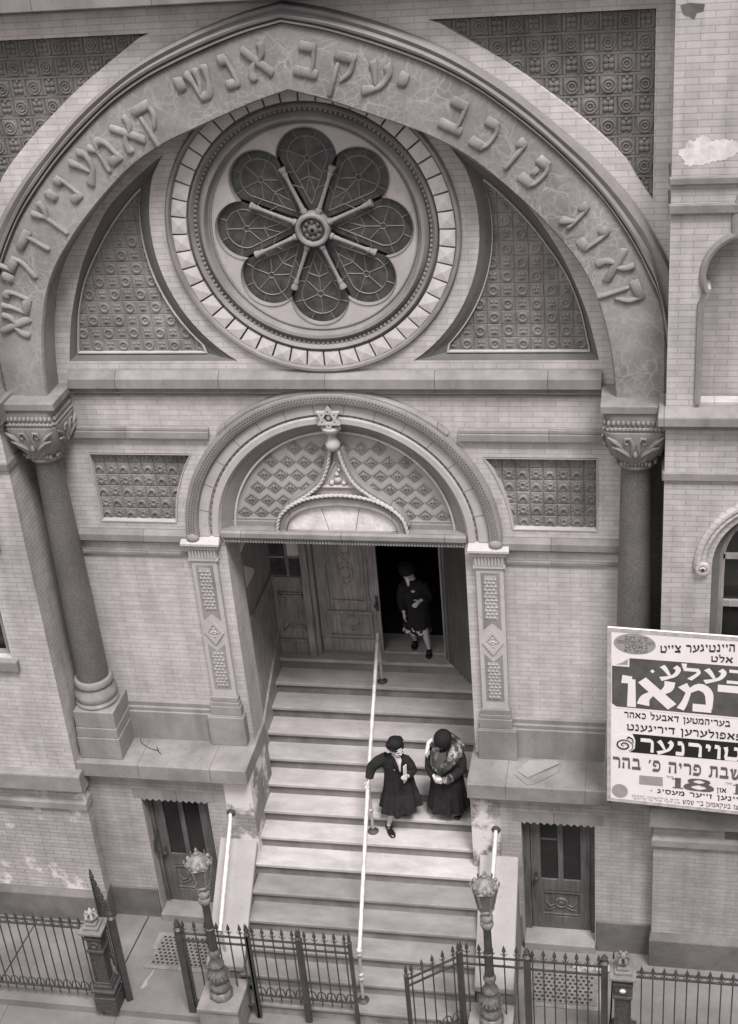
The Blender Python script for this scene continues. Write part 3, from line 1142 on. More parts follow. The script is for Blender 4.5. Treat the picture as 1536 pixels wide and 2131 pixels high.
PORT = half_ring("portal_arch", 'light', [(1.805, .01), (1.80, -.045), (1.68, -.045), (1.665, -.02), (1.665, .01)])
m = MB()
for k in range(1, 15):
    a = pi * k / 15
    m.box(-.003, .003, -.0475, -.04, 0, .13)
    n = len(m.v) - 8
    for i in range(n, n + 8):
        x, y, z = m.v[i]
        r = 1.67 + z
        m.v[i] = (r * cos(a) - x * sin(a), y, PZ + r * sin(a) + x * cos(a))
m.build("joints", 'frame', PORT)
half_ring("inner_moulding", 'light', [(1.645, .02), (1.645, -.025), (1.625, -.045), (1.56, -.045), (1.545, -.03), (1.54, .01), (1.54, .02)], PORT)
half_ring("soffit", 'mould', [(1.546, .0), (1.46, .05), (1.40, .11), (1.385, .125), (1.36, .13), (1.36, .15)], PORT)
half_ring("bead", 'ring', [(1.39, .135), (1.385, .10), (1.365, .095), (1.355, .14)], PORT)
m = MB()
for k in range(1, 62):
    a = pi * k / 62
    if k % 2:
        seqs = [(-.02, .010), (0, .016), (.02, .010)]
        for da, r in ((-.008, .016), (.0, .016), (.008, .016)):
            m.ball((1.656 * cos(a + da), -.012, PZ + 1.656 * sin(a + da)), (.016, .014, .016), 6, 4)
    else:
        pts = [(1.656 * cos(a + d), -.012, PZ + 1.656 * sin(a + d)) for d in (-.026, -.015, 0, .015, .026)]
        m.tube(pts, [.006, .015, .018, .015, .006], 6)
m.build("bead_and_reel", 'band', PORT, smooth=True)
m = MB()
half_ring("label_moulding", 'mould', [(1.965, .01), (1.965, -.06), (1.95, -.085), (1.935, -.095), (1.83, -.095), (1.815, -.085), (1.80, -.04), (1.80, .01)], PORT)
m = MB()
for k in range(150):            # carved lozenge diaper on the label
    a = pi * (k + .5) / 150
    for jj, r in enumerate((1.852, 1.882, 1.912)):
        aa = a + (pi / 300 if jj % 2 else 0)
        n0 = len(m.v)
        c = (r * cos(aa), PZ + r * sin(aa))
        t_, rr = Vector((-sin(aa), cos(aa))), Vector((cos(aa), sin(aa)))
        pts = [Vector(c) + t_ * .017, Vector(c) + rr * .014, Vector(c) - t_ * .017, Vector(c) - rr * .014]
        m.add([(p.x, -.094, p.y) for p in pts] + [(c[0], -.108, c[1])], [(0, 1, 4), (1, 2, 4), (2, 3, 4), (3, 0, 4)])
m.build("label_carving", 'frame', PORT)
half_ring("hood_moulding", 'band', [(2.05, .01), (2.045, -.05), (2.02, -.075), (1.99, -.075), (1.972, -.05), (1.97, .01)], PORT, radians(47), radians(133), 48, .975)
for q in (1, -1):                       # label stops
    m = MB()
    m.ball((q * 1.885, -.085, 5.87), (.085, .05, .07), 12, 8)
    m.build("label_stop", 'mould', PORT, smooth=True)
# tympanum
m = MB()
m.plate([[(1.53, 5.82)] + arc(0, PZ, 1.53, 0, pi, 40) + [(-1.53, 5.82)]], .15, .2)
TYM = m.build("tympanum", 'tile2', B)
m = MB()
m.box(-1.5, 1.5, .10, .16, 5.83, 6.03)
m.box(-1.5, 1.5, .12, .16, 6.03, 6.06)
m.build("tympanum_base", 'mould', TYM, bevel=.008)
m = MB()
dw, dh = .217, .228
for i in range(-8, 9):
    for j in range(0, 14):
        if (i + j) % 2:
            continue
        cx, cz = i * dw / 1.0 * 1.0 + dw * 0, 6.10 + j * dh / 2 * 1.0
        cx = i * dw / 1
        if hypot(cx, cz - PZ) > 1.33 or cz < 6.08:
            continue
for row in range(0, 7):
    for colk in range(-8, 9):
        cx = (colk + (.5 if row % 2 else 0)) * .205
        cz = 6.135 + row * .178
        if hypot(cx, cz - PZ) > 1.30:
            continue
        a_, b_ = .098, .086
        out = [(cx + a_, cz), (cx, cz + b_), (cx - a_, cz), (cx, cz - b_)]
        inn_ = [(cx + (p[0] - cx) * .8, cz + (p[1] - cz) * .8) for p in out]
        # sunk border, raised fleur
        m.loft([[(p[0], .152, p[1]) for p in out], [(p[0], .138, p[1]) for p in out], [(p[0], .135, p[1]) for p in inn_], [(p[0], .150, p[1]) for p in inn_]], True)
        knob(m, cx, cz - .03, .15, .014, .03, 6)
        for t in (-1, 1):
            knob(m, cx + t * .032, cz - .004, .15, .016, .022, 6)
            m.tube([(cx, .14, cz - .03), (cx + t * .018, .135, cz + .012), (cx + t * .034, .14, cz + .012)], .008, 5)
        m.tube([(cx, .135, cz - .04), (cx, .128, cz + .01), (cx, .14, cz + .048)], [.007, .014, .004], 5)
m.build("lozenge_relief", 'band', TYM)


def rope(mb, pts, r, seg=8, twist=9.0):
    P = [Vector(p) for p in pts]
    L = sum((P[i + 1] - P[i]).length for i in range(len(P) - 1))
    n = max(int(L / .0125), 12)
    Q = resample(P, n)
    rows = []
    for i, p in enumerate(Q):
        t = (Q[min(i + 1, n - 1)] - Q[max(i - 1, 0)]).normalized()
        a = Vector((0, -1, 0))
        a = (a - t * a.dot(t)).normalized()
        b = t.cross(a)
        row = []
        for j in range(seg):
            an = 2 * pi * j / seg
            k = 1 + .24 * cos(2 * (an - i * .0125 * 55))
            row.append(p + (a * cos(an) + b * sin(an)) * r * k)
        rows.append(row)
    mb.loft(rows, True, True)


m = MB()
fan_o = [(-.82, 0, 5.87), (-.80, 0, 6.02), (-.745, 0, 6.17), (-.58, 0, 6.32), (-.34, 0, 6.42), (0, 0, 6.46), (.34, 0, 6.42), (.58, 0, 6.32), (.745, 0, 6.17), (.80, 0, 6.02), (.82, 0, 5.87)]
rope(m, fan_o, .022)
for q in (1, -1):
    rope(m, [(q * .66, .01, 6.275), (q * .50, .01, 6.375), (q * .36, .01, 6.47), (q * .20, .01, 6.62), (q * .10, .01, 6.84), (q * .04, .01, 7.09)], .021)
m.build("rope_moulding", 'light', TYM, smooth=True)
m = MB()
for q in (1, -1):
    og = resample([(q * .80, 6.02), (q * .70, 6.20), (q * .52, 6.36), (q * .37, 6.46), (q * .215, 6.62), (q * .11, 6.84), (q * .05, 7.09)], 30)
    sweep(m, [(p.x, p.y) for p in og], [(-.05, .15), (-.05, .06), (-.035, .035), (.035, .035), (.05, .06), (.05, .15)])
m.build("ogee_band", 'band', TYM, smooth=True)
fi = resample([(.69, 5.90), (.675, 6.02), (.62, 6.12), (.49, 6.22), (.27, 6.285), (0, 6.31)], 16)
fo = resample([(.80, 5.88), (.78, 6.02), (.725, 6.16), (.56, 6.30), (.33, 6.40), (0, 6.44)], 16)
FI = [(p.x, p.y) for p in fi] + [(-p.x, p.y) for p in reversed(fi[:-1])]
FO = [(p.x, p.y) for p in fo] + [(-p.x, p.y) for p in reversed(fo[:-1])]
m = MB()
m.loft([[(a[0], .05, a[1]) for a in FI], [(a[0] * .98 + b[0] * .02, .0, a[1] * .98 + b[1] * .02) for a, b in zip(FI, FO)],
        [(a[0] * .6 + b[0] * .4, .02, a[1] * .6 + b[1] * .4) for a, b in zip(FI, FO)], [(b[0], .0, b[1]) for b in FO], [(b[0], .15, b[1]) for b in FO]])
m.build("fan_arch", 'band', TYM, smooth=True)
m = MB()
m.plate([FI], .045, .09)
FAN = m.build("fan_panel", 'plaster', TYM)
m = MB()
for q in (-1, 1):
    m.loft([[(q * .16 - .004, .0435, 5.93), (q * .235 - .004, .0435, 6.255)], [(q * .16 + .004, .0435, 5.93), (q * .235 + .004, .0435, 6.255)]])
m.build("joints", 'frame', TYM)
m = MB()
m.plate([[(-.42, 6.42), (.42, 6.42), (.22, 6.58), (.10, 6.80), (.03, 7.04), (-.03, 7.04), (-.10, 6.80), (-.22, 6.58)]], .07, .15)
m.tube([(-.21, .06, 6.55), (.21, .06, 6.55)], .022, 8)
m.tube([(-.17, .06, 6.60), (-.02, .06, 6.88), (.02, .06, 6.88), (.17, .06, 6.60)], .016, 8)
for dx, dz, r in ((0, 6.64, .05), (-.075, 6.6, .035), (.075, 6.6, .035), (0, 6.72, .035), (.03, 6.78, .024)):
    knob(m, dx, dz, .07, r, .04, 10)
m.build("gable_ornament", 'light', TYM, smooth=True)
m = MB()
m.lathe([(.02, 7.07), (.06, 7.08), (.085, 7.12), (.088, 7.16), (.06, 7.205), (.048, 7.24), (.052, 7.28), (.09, 7.31), (.118, 7.345), (.122, 7.375), (.10, 7.405), (.02, 7.41)], (0, -.0, 0), 20)
m.build("urn_finial", 'light', TYM, smooth=True)
m = MB()
for flip in (1, -1):
    tri = [(.13 * sin(2 * pi * k / 3 + (pi if flip < 0 else 0)), 7.53 + .135 * cos(2 * pi * k / 3 + (pi if flip < 0 else 0))) for k in range(3)]
    sweep(m, tri, [(-.014, -.06), (-.014, -.115 - .002 * flip), (.014, -.115 - .002 * flip), (.014, -.06)], True)
m.ball((0, -.07, 7.53), (.035, .03, .035), 10, 6)
m.build("star_of_david", 'light', PORT)
# lintel
m = MB()
m.box(-1.53, 1.53, -.06, .3, 5.875, 5.935)
m.hexa([(-1.53, -.06, 5.935), (1.53, -.06, 5.935), (1.53, .14, 5.935), (-1.53, .14, 5.935)], [(-1.52, .02, 5.955), (1.52, .02, 5.955), (1.52, .14, 5.955), (-1.52, .14, 5.955)])
m.box(-1.51, 1.51, -.02, .3, 5.79, 5.873)
LIN = m.build("lintel", 'band', B)
m = MB()
for k in range(82):
    x = -1.49 + k * 2.98 / 81
    m.ball((x, -.026, 5.845), (.013, .012, .016), 6, 4)
    m.box(x - .012, x + .010, -.04, -.019, 5.797, 5.822)
m.build("carved_edge", 'band', LIN)

# portal pilasters
for q in (1, -1):
    def bx(mb, x0, x1, *r):
        a, b = sorted((q * x0, q * x1))
        return mb.box(a, b, *r)
    m = MB()
    bx(m, 1.56, 2.06, -.14, .1, 2.676, 3.14)
    bx(m, 1.575, 2.045, -.125, .1, 3.14, 3.155)
    bx(m, 1.585, 2.01, -.115, .1, 3.155, 3.30)
    bx(m, 1.60, 1.995, -.105, .1, 3.30, 3.36)
    bx(m, 1.61, 1.985, -.095, .1, 3.36, 3.44)
    PIL = m.build("portal_pilaster", 'plinth', B, bevel=.008)
    m = MB()
    bx(m, 1.63, 1.965, -.07, .08, 3.44, 5.55)
    sh = m.build("pilaster_shaft", 'light', PIL, bevel=.004)
    # sunk panels with diaper
    m = MB()
    for z0, z1, notch in ((3.56, 4.20, 1), (4.72, 5.47, -1)):
        cxm = 1.80
        w = .115
        if notch > 0:
            outl = [(cxm - w, z0), (cxm + w, z0), (cxm + w, z1 + .08), (cxm, z1 - .03), (cxm - w, z1 + .08)]
        else:
            outl = [(cxm - w, z0 - .08), (cxm, z0 + .03), (cxm + w, z0 - .08), (cxm + w, z1), (cxm - w, z1)]
        m.plate([[(q * p[0], p[1]) for p in outl]], -.0725, -.06)
        m.build("panel_border", 'band', PIL)
        m = MB()
    m = MB()
    for z0, z1 in ((3.60, 4.16), (4.80, 5.43)):
        bx(m, 1.725, 1.875, -.076, -.06, z0, z1)
        nrow = int((z1 - z0) / .05)
        for i in range(nrow):
            for j in (-1, 0, 1):
                x = q * (1.80 + (j + (.5 if i % 2 else 0) - .25) * .05)
                knob(m, x, z0 + .03 + i * .05, -.076, .021, .014, 4)
        m.build("carved_panel", 'tile2', PIL)
        m = MB()
    m = MB()
    dl = [(1.80, 4.27), (1.93, 4.46), (1.80, 4.65), (1.67, 4.46)]
    m.plate([[(q * p[0], p[1]) for p in dl], [(q * (1.8 + (p[0] - 1.8) * .66), 4.46 + (p[1] - 4.46) * .66) for p in dl]], -.088, -.06)
    m.plate([[(q * (1.8 + (p[0] - 1.8) * .66), 4.46 + (p[1] - 4.46) * .66) for p in dl]], -.074, -.06)
    ringy(m, q * 1.8, 4.46, -.074, .02, .012, .012, 10)
    for a in range(4):
        knob(m, q * 1.8 + .045 * cos(a * pi / 2), 4.46 + .06 * sin(a * pi / 2), -.074, .016, .012, 6)
    m.build("lozenge_boss", 'light', PIL)
    m = MB()
    bx(m, 1.60, 1.99, -.09, .1, 5.54, 5.57)
    bx(m, 1.61, 1.98, -.08, .1, 5.57, 5.72)
    for k in range(9):
        x = 1.635 + k * .04
        bx(m, x - .011, x + .011, -.094, -.079, 5.58, 5.71)
    bx(m, 1.575, 2.01, -.11, .1, 5.72, 5.745)
    for k in range(17):
        knob(m, q * (1.585 + k * .0262), 5.762, -.10, .013, .03, 6)
    bx(m, 1.565, 2.02, -.115, .1, 5.745, 5.785)
    bx(m, 1.545, 2.045, -.145, .1, 5.785, 5.815)
    m.hexa([(q * 1.545, -.145, 5.815), (q * 2.045, -.145, 5.815), (q * 2.045, .1, 5.815), (q * 1.545, .1, 5.815)],
           [(q * 1.555, -.03, 5.875), (q * 2.035, -.03, 5.875), (q * 2.035, .1, 5.875), (q * 1.555, .1, 5.875)])
    m.build("pilaster_capital", 'light', PIL)

# ------------------------------------------------------------------ great columns
for q in (1, -1):
    cx, cy = q * 3.515, -.24
    m = MB()
    a, b = sorted((q * 3.18, q * 3.775))
    m.box(a, b, -.56, .05, 2.676, 3.02)
    m.box(a + .008, b - .008, -.552, .05, 3.02, 3.18)
    m.box(a + .016, b - .016, -.545, .05, 3.18, 3.44)
    COLM = m.build("column_pedestal", 'plinth', B, bevel=.012)
    m = MB()
    m.lathe([(.25, 3.44), (.285, 3.45), (.29, 3.475), (.275, 3.50), (.265, 3.51), (.285, 3.56), (.28, 3.62), (.235, 3.68), (.225, 3.72), (.255, 3.745), (.26, 3.79), (.245, 3.82), (.21, 3.835)], (cx, cy, 0), 36)
    m.build("column_base", 'plinth', COLM, smooth=True)
    m = MB()
    m.lathe([(.212, 3.83), (.212, 3.9), (.206, 4.4), (.20, 5.0), (.188, 5.8), (.172, 6.6), (.163, 7.1)], (cx, cy, 0), 36)
    m.build("column_shaft", 'column', COLM, smooth=True)
    # capital: round at the neck, square at the top, with carved foliage
    m = MB()
    m.lathe([(.165, 7.06), (.20, 7.07), (.215, 7.10), (.20, 7.13), (.175, 7.14)], (cx, cy, 0), 32)
    rows = []
    for z, w, p in ((7.13, .185, 2.0), (7.20, .24, 2.4), (7.30, .30, 3), (7.42, .335, 4), (7.55, .35, 6), (7.60, .352, 8), (7.605, .33, 8), (7.63, .33, 9), (7.635, .345, 9), (7.66, .345, 9), (7.665, .325, 9), (7.75, .33, 9), (7.80, .335, 9), (7.835, .335, 9)):
        row = []
        for j in range(48):
            a = 2 * pi * j / 48
            c_, s_ = cos(a), sin(a)
            k = (abs(c_) ** p + abs(s_) ** p) ** (-1 / p)
            row.append((cx + w * k * c_, cy + w * k * s_, z))
        rows.append(row)
    m.loft(rows, True, True)
    CAP = m.build("column_capital", 'capital', COLM, smooth=True, angle=50)
    m = MB()

    def on_face(face, u, z, d):
        # width of the bell at z
        t = min(max((z - 7.13) / .47, 0), 1)
        w = .185 + .167 * (1 - (1 - t) ** 2)
        o_ = w + d
        return {0: (cx + u, cy - o_, z), 1: (cx - q * o_, cy + u, z), 2: (cx + q * o_, cy + u, z)}[face]
    for face in (0, 1, 2):
        for sgn in (1, -1):
            pts = [(.0, 7.22), (sgn * .05, 7.30), (sgn * .035, 7.40), (sgn * .03, 7.48), (sgn * .06, 7.55), (sgn * .11, 7.54), (sgn * .12, 7.49), (sgn * .085, 7.47), (sgn * .075, 7.505)]
            m.tube([on_face(face, u, z, .012) for u, z in pts], [.014, .018, .018, .018, .018, .017, .014, .012, .008], 6)
            pts = [(sgn * .04, 7.25), (sgn * .12, 7.33), (sgn * .20, 7.42), (sgn * .27, 7.43)]
            m.tube([on_face(face, u * (.72 if z < 7.35 else .95), z, .006) for u, z in pts], [.012, .03, .034, .008], 6)
            pts = [(sgn * .10, 7.30), (sgn * .17, 7.36), (sgn * .16, 7.44), (sgn * .22, 7.50), (sgn * .30, 7.56)]
            m.tube([on_face(face, u * (.8 if z < 7.4 else 1), z, .008) for u, z in pts], [.01, .022, .02, .026, .008], 6)
            pts = [(sgn * .06, 7.20), (sgn * .13, 7.24), (sgn * .18, 7.32)]
            m.tube([on_face(face, u * .8, z, .0) for u, z in pts], [.014, .024, .01], 6)
        knob_pts = on_face(face, 0, 7.33, .012)
        m.ball(knob_pts, (.03, .03, .055), 8, 6)
        for k in range(9):
            u = -.15 + k * .0375
            m.ball(on_face(face, u, 7.165 + .01 * (k % 2), .004), (.022, .022, .03), 6, 4)
        for k in range(15):
            p = on_face(face, -.30 + k * .0428, 7.647, .0)
            dd = {0: (0, -.345 - (cy - p[1]) * -1, 0)}.get(face)
            m.ball({0: (cx - .30 + k * .0428, cy - .345, 7.647), 1: (cx - q * .345, cy - .30 + k * .0428, 7.647), 2: (cx + q * .345, cy - .30 + k * .0428, 7.647)}[face], .017, 6, 4)
        for k in range(12):
            uu = -.29 + k * .0527
            m.ball({0: (cx + uu, cy - .335, 7.715), 1: (cx - q * .335, cy + uu, 7.715), 2: (cx + q * .335, cy + uu, 7.715)}[face], (.022, .022, .036), 6, 4)
    m.build("foliage", 'capital', COLM, smooth=True)
    m = MB()
    a, b = sorted((q * 3.135, q * 3.86))
    m.box(a, b, -.60, .05, 7.836, 7.93)
    m.build("impost_block", 'band', COLM, bevel=.01)

# ------------------------------------------------------------------ flanking towers
TC, TY = 5.10, -.68                                # tower centre line, front plane
for q in (1, -1):
    win = [(4.37, 4.36)] + [(4.37, 6.0)] + arc(TC, 6.02, .73, pi, 0, 28) + [(5.83, 6.0), (5.83, 4.36)]
    niche = [(4.18, 8.02), (4.18, 9.10), (4.245, 9.27)] + arc(4.60, 9.42, .41, radians(200), radians(105), 12) + arc(TC, 9.98, .62, radians(188), radians(-8), 24) + \
        arc(5.60, 9.42, .41, radians(75), radians(-20), 12) + [(5.955, 9.27), (6.02, 9.10), (6.02, 8.02)]
    rect = [(3.828, 2.2), (6.38, 2.2), (6.38, 13.4), (3.828, 13.4)]
    f = lambda L: [(q * p[0], p[1]) for p in L]
    m = MB()
    m.plate([f(rect), f(win), f(niche)], TY, TY + .16)
    a, b = sorted((q * 3.8285, q * 3.99))
    m.box(a, b, TY + .161, .8, 2.2, 13.4)
    a, b = sorted((q * 3.55, q * 3.83))
    m.box(a, b, .62, .8, 2.5, 7.9)
    a, b = sorted((q * 3.54, q * 3.60))
    m.box(a, b, .161, .62, 2.5, 7.9)
    TW = m.build("tower_wall", 'brick_tower', B)
    m = MB()
    a, b = sorted((q * 4.0, q * 6.2))
    m.box(a, b, TY + .30, TY + .34, 7.95, 10.9)
    m.loft([[(x, TY + .15, z) for x, z in f(niche)], [(x, TY + .301, z) for x, z in f(niche)]], False)
    m.build("niche_back", 'brick_tower', TW)
    m = MB()
    n1 = [(x, z) for x, z in niche]
    sweep(m, f(n1) if q > 0 else f(n1), [(0, TY + .0), (.0 if q > 0 else 0, TY - .035), (q * .03, TY - .045), (q * .06, TY - .03), (q * .075, TY + .02), (q * .085, TY + .16)])
    m.build("niche_moulding", 'mould', TW, smooth=True)
    # window
    m = MB()
    w2 = [(4.37 + .09, 4.36)] + arc(TC, 6.02, .64, pi, 0, 28) + [(5.83 - .09, 4.36)]
    w1 = [(4.37, 4.36)] + arc(TC, 6.02, .73, pi, 0, 28) + [(5.83, 4.36)]
    rows = [[(x, TY + .10, z) for x, z in f(w1)], [(x, TY + .14, z) for x, z in f(w2)], [(x, TY + .24, z) for x, z in f(w2)]]
    m.loft(rows)
    WN = m.build("arched_window", 'frame', B)
    m = MB()
    w3 = [(4.37 + .15, 4.36)] + arc(TC, 6.02, .58, pi, 0, 28) + [(5.83 - .15, 4.36)]
    m.loft([[(x, TY + .22, z) for x, z in f(w2)], [(x, TY + .19, z) for x, z in f(w2)], [(x, TY + .19, z) for x, z in f(w3)], [(x, TY + .24, z) for x, z in f(w3)]])
    a, b = sorted((q * 4.5, q * 5.7))
    m.box(a, b, TY + .20, TY + .24, 5.36, 5.44)
    m.box(a, b, TY + .19, TY + .24, 6.0, 6.06)
    m.box(q * TC - .03, q * TC + .03, TY + .2, TY + .24, 4.36, 5.99)
    m.build("sash", 'wood', WN)
    m = MB()
    a, b = sorted((q * 4.4, q * 5.8))
    m.box(a, b, TY + .245, TY + .26, 4.3, 6.8)
    m.build("window_glass", 'glass', WN)
    m = MB()
    a, b = sorted((q * 4.28, q * 5.92))
    m.box(a, b, TY - .07, TY + .2, 4.19, 4.33)
    m.hexa([(a, TY - .07, 4.33), (b, TY - .07, 4.33), (b, TY + .2, 4.33), (a, TY + .2, 4.33)], [(a, TY - .06, 4.345), (b, TY - .06, 4.345), (b, TY + .2, 4.37), (a, TY + .2, 4.37)])
    m.build("window_sill", 'band', WN, bevel=.006)
    m = MB()
    hood = [(TC - .87, 6.0)] + arc(TC, 6.02, .87, pi, 0, 36) + [(TC + .87, 6.0)]
    pr = [(.06, TY + .01), (.06, TY - .03), (.03, TY - .06), (-.0, TY - .06), (-.02, TY - .035), (-.05, TY - .045), (-.07, TY - .03), (-.07, TY + .01)]
    sweep(m, f(hood), pr if q > 0 else pr)
    for s_ in (-1, 1):
        m.lathe([(.085, TY - .02), (.08, TY - .06), (.05, TY - .065), (.045, TY - .05), (.02, TY - .07)], (q * TC + s_ * .83, 0, 6.0), 16, 'y')
    m.build("hood_moulding", 'brick_tower', WN, smooth=True)
    # string courses on the tower
    a, b = sorted((q * 3.80, q * 6.4))
    for nm, z0, z1, dy in (("string_course", 10.07, 10.16, .05), ("string_course", 10.36, 10.43, .05), ("string_course", 7.10, 7.195, .04)):
        m = MB()
        m.box(a, b, TY - dy, .09, z0, z1)
        m.build(nm, 'band', TW, bevel=.008)
    m = MB()
    a2, b2 = sorted((q * 3.745, q * 6.4))
    m.box(a2, b2, TY - .13, .06, 7.79, 7.895)
    m.hexa([(a2, TY - .13, 7.895), (b2, TY - .13, 7.895), (b2, .06, 7.895), (a2, .06, 7.895)], [(a2 + .01, TY - .02, 7.97), (b2, TY - .02, 7.97), (b2, .06, 7.97), (a2 + .01, .06, 7.97)])
    m.box(a2 + .05, b2, TY - .06, .05, 7.72, 7.788)
    m.build("impost_course", 'band', TW, bevel=.008)
    # tower base
    m = MB()
    a, b = sorted((q * 3.80, q * 6.4))
    m.box(a, b, -.655, .05, -.4, 2.24)
    LOW = m.build("lower_wall", 'brick_low' if q < 0 else 'brick_base', B)
    m = MB()
    a, b = sorted((q * 3.745, q * 6.4))
    m.box(a, b, -.80, .05, 2.27, 2.53)
    m.hexa([(a, -.80, 2.53), (b, -.80, 2.53), (b, .05, 2.53), (a, .05, 2.53)], [(a + .03, -.77, 2.55), (b, -.77, 2.55), (b, .05, 2.60), (a + .03, .05, 2.60)])
    m.box(a + .03, b, -.74, .05, 2.23, 2.268)
    m.build("base_ledge", 'ledge', TW, bevel=.01)
    m = MB()
    a, b = sorted((q * 3.775, q * 6.4))
    m.hexa([(a, -.71, 1.88), (b, -.71, 1.88), (b, .04, 1.88), (a, .04, 1.88)], [(a, -.71, 1.985), (b, -.71, 1.985), (b, .04, 1.985), (a, .04, 1.985)])
    m.hexa([(a, -.71, 1.985), (b, -.71, 1.985), (b, .04, 1.985), (a, .04, 1.985)], [(a + .02, -.66, 2.03), (b, -.66, 2.03), (b, .04, 2.03), (a + .02, .04, 2.03)])
    m.build("plinth_band", 'ledge', TW, bevel=.006)
    m = MB()
    a, b = sorted((q * 3.77, q * 6.4))
    m.hexa([(a, -.74, -.4), (b, -.74, -.4), (b, .04, -.4), (a, .04, -.4)], [(a, -.74, .28), (b, -.74, .28), (b, .04, .28), (a, .04, .28)])
    m.hexa([(a, -.74, .28), (b, -.74, .28), (b, .04, .28), (a, .04, .28)], [(a + .02, -.66, .36), (b, -.66, .36), (b, .04, .36), (a + .02, .04, .36)])
    m.build("foundation_course", 'base', TW, bevel=.006)
m = MB()
m.box(4.67, 5.2, -.662, -.60, 1.95, 2.225)
m.build("vent_opening", 'base', B)
pp = [(3.88, 10.68), (3.93, 10.70), (3.98, 10.77), (4.05, 10.79), (4.11, 10.82), (4.18, 10.78), (4.25, 10.775), (4.33, 10.79), (4.43, 10.755), (4.52, 10.74), (4.55, 10.66), (4.44, 10.64), (4.36, 10.60), (4.26, 10.575), (4.17, 10.55), (4.10, 10.532), (4.03, 10.54), (3.964, 10.536), (3.94, 10.58), (3.916, 10.61), (3.90, 10.64)]
random.seed(5)
rag = []
for i in range(len(pp)):
    a, b = pp[i], pp[(i + 1) % len(pp)]
    for k in range(4):
        t = k / 4
        rag.append((a[0] + (b[0] - a[0]) * t + random.uniform(-.012, .012), a[1] + (b[1] - a[1]) * t + random.uniform(-.014, .014)))
pp = rag
m = MB()
m.plate([pp], TY - .003, TY + .01)
m.build("plaster_patch", 'plaster', B, label="white patch of bare plaster on the tower brick")
pp = [(3.87, 12.03), (3.95, 12.05), (4.09, 12.03), (4.08, 11.97), (4.02, 11.96), (4.0, 11.90), (3.95, 11.93), (3.90, 11.95)]
m = MB()
m.plate([pp], TY - .004, TY + .01)
m.build("dark_gap", 'base', B)

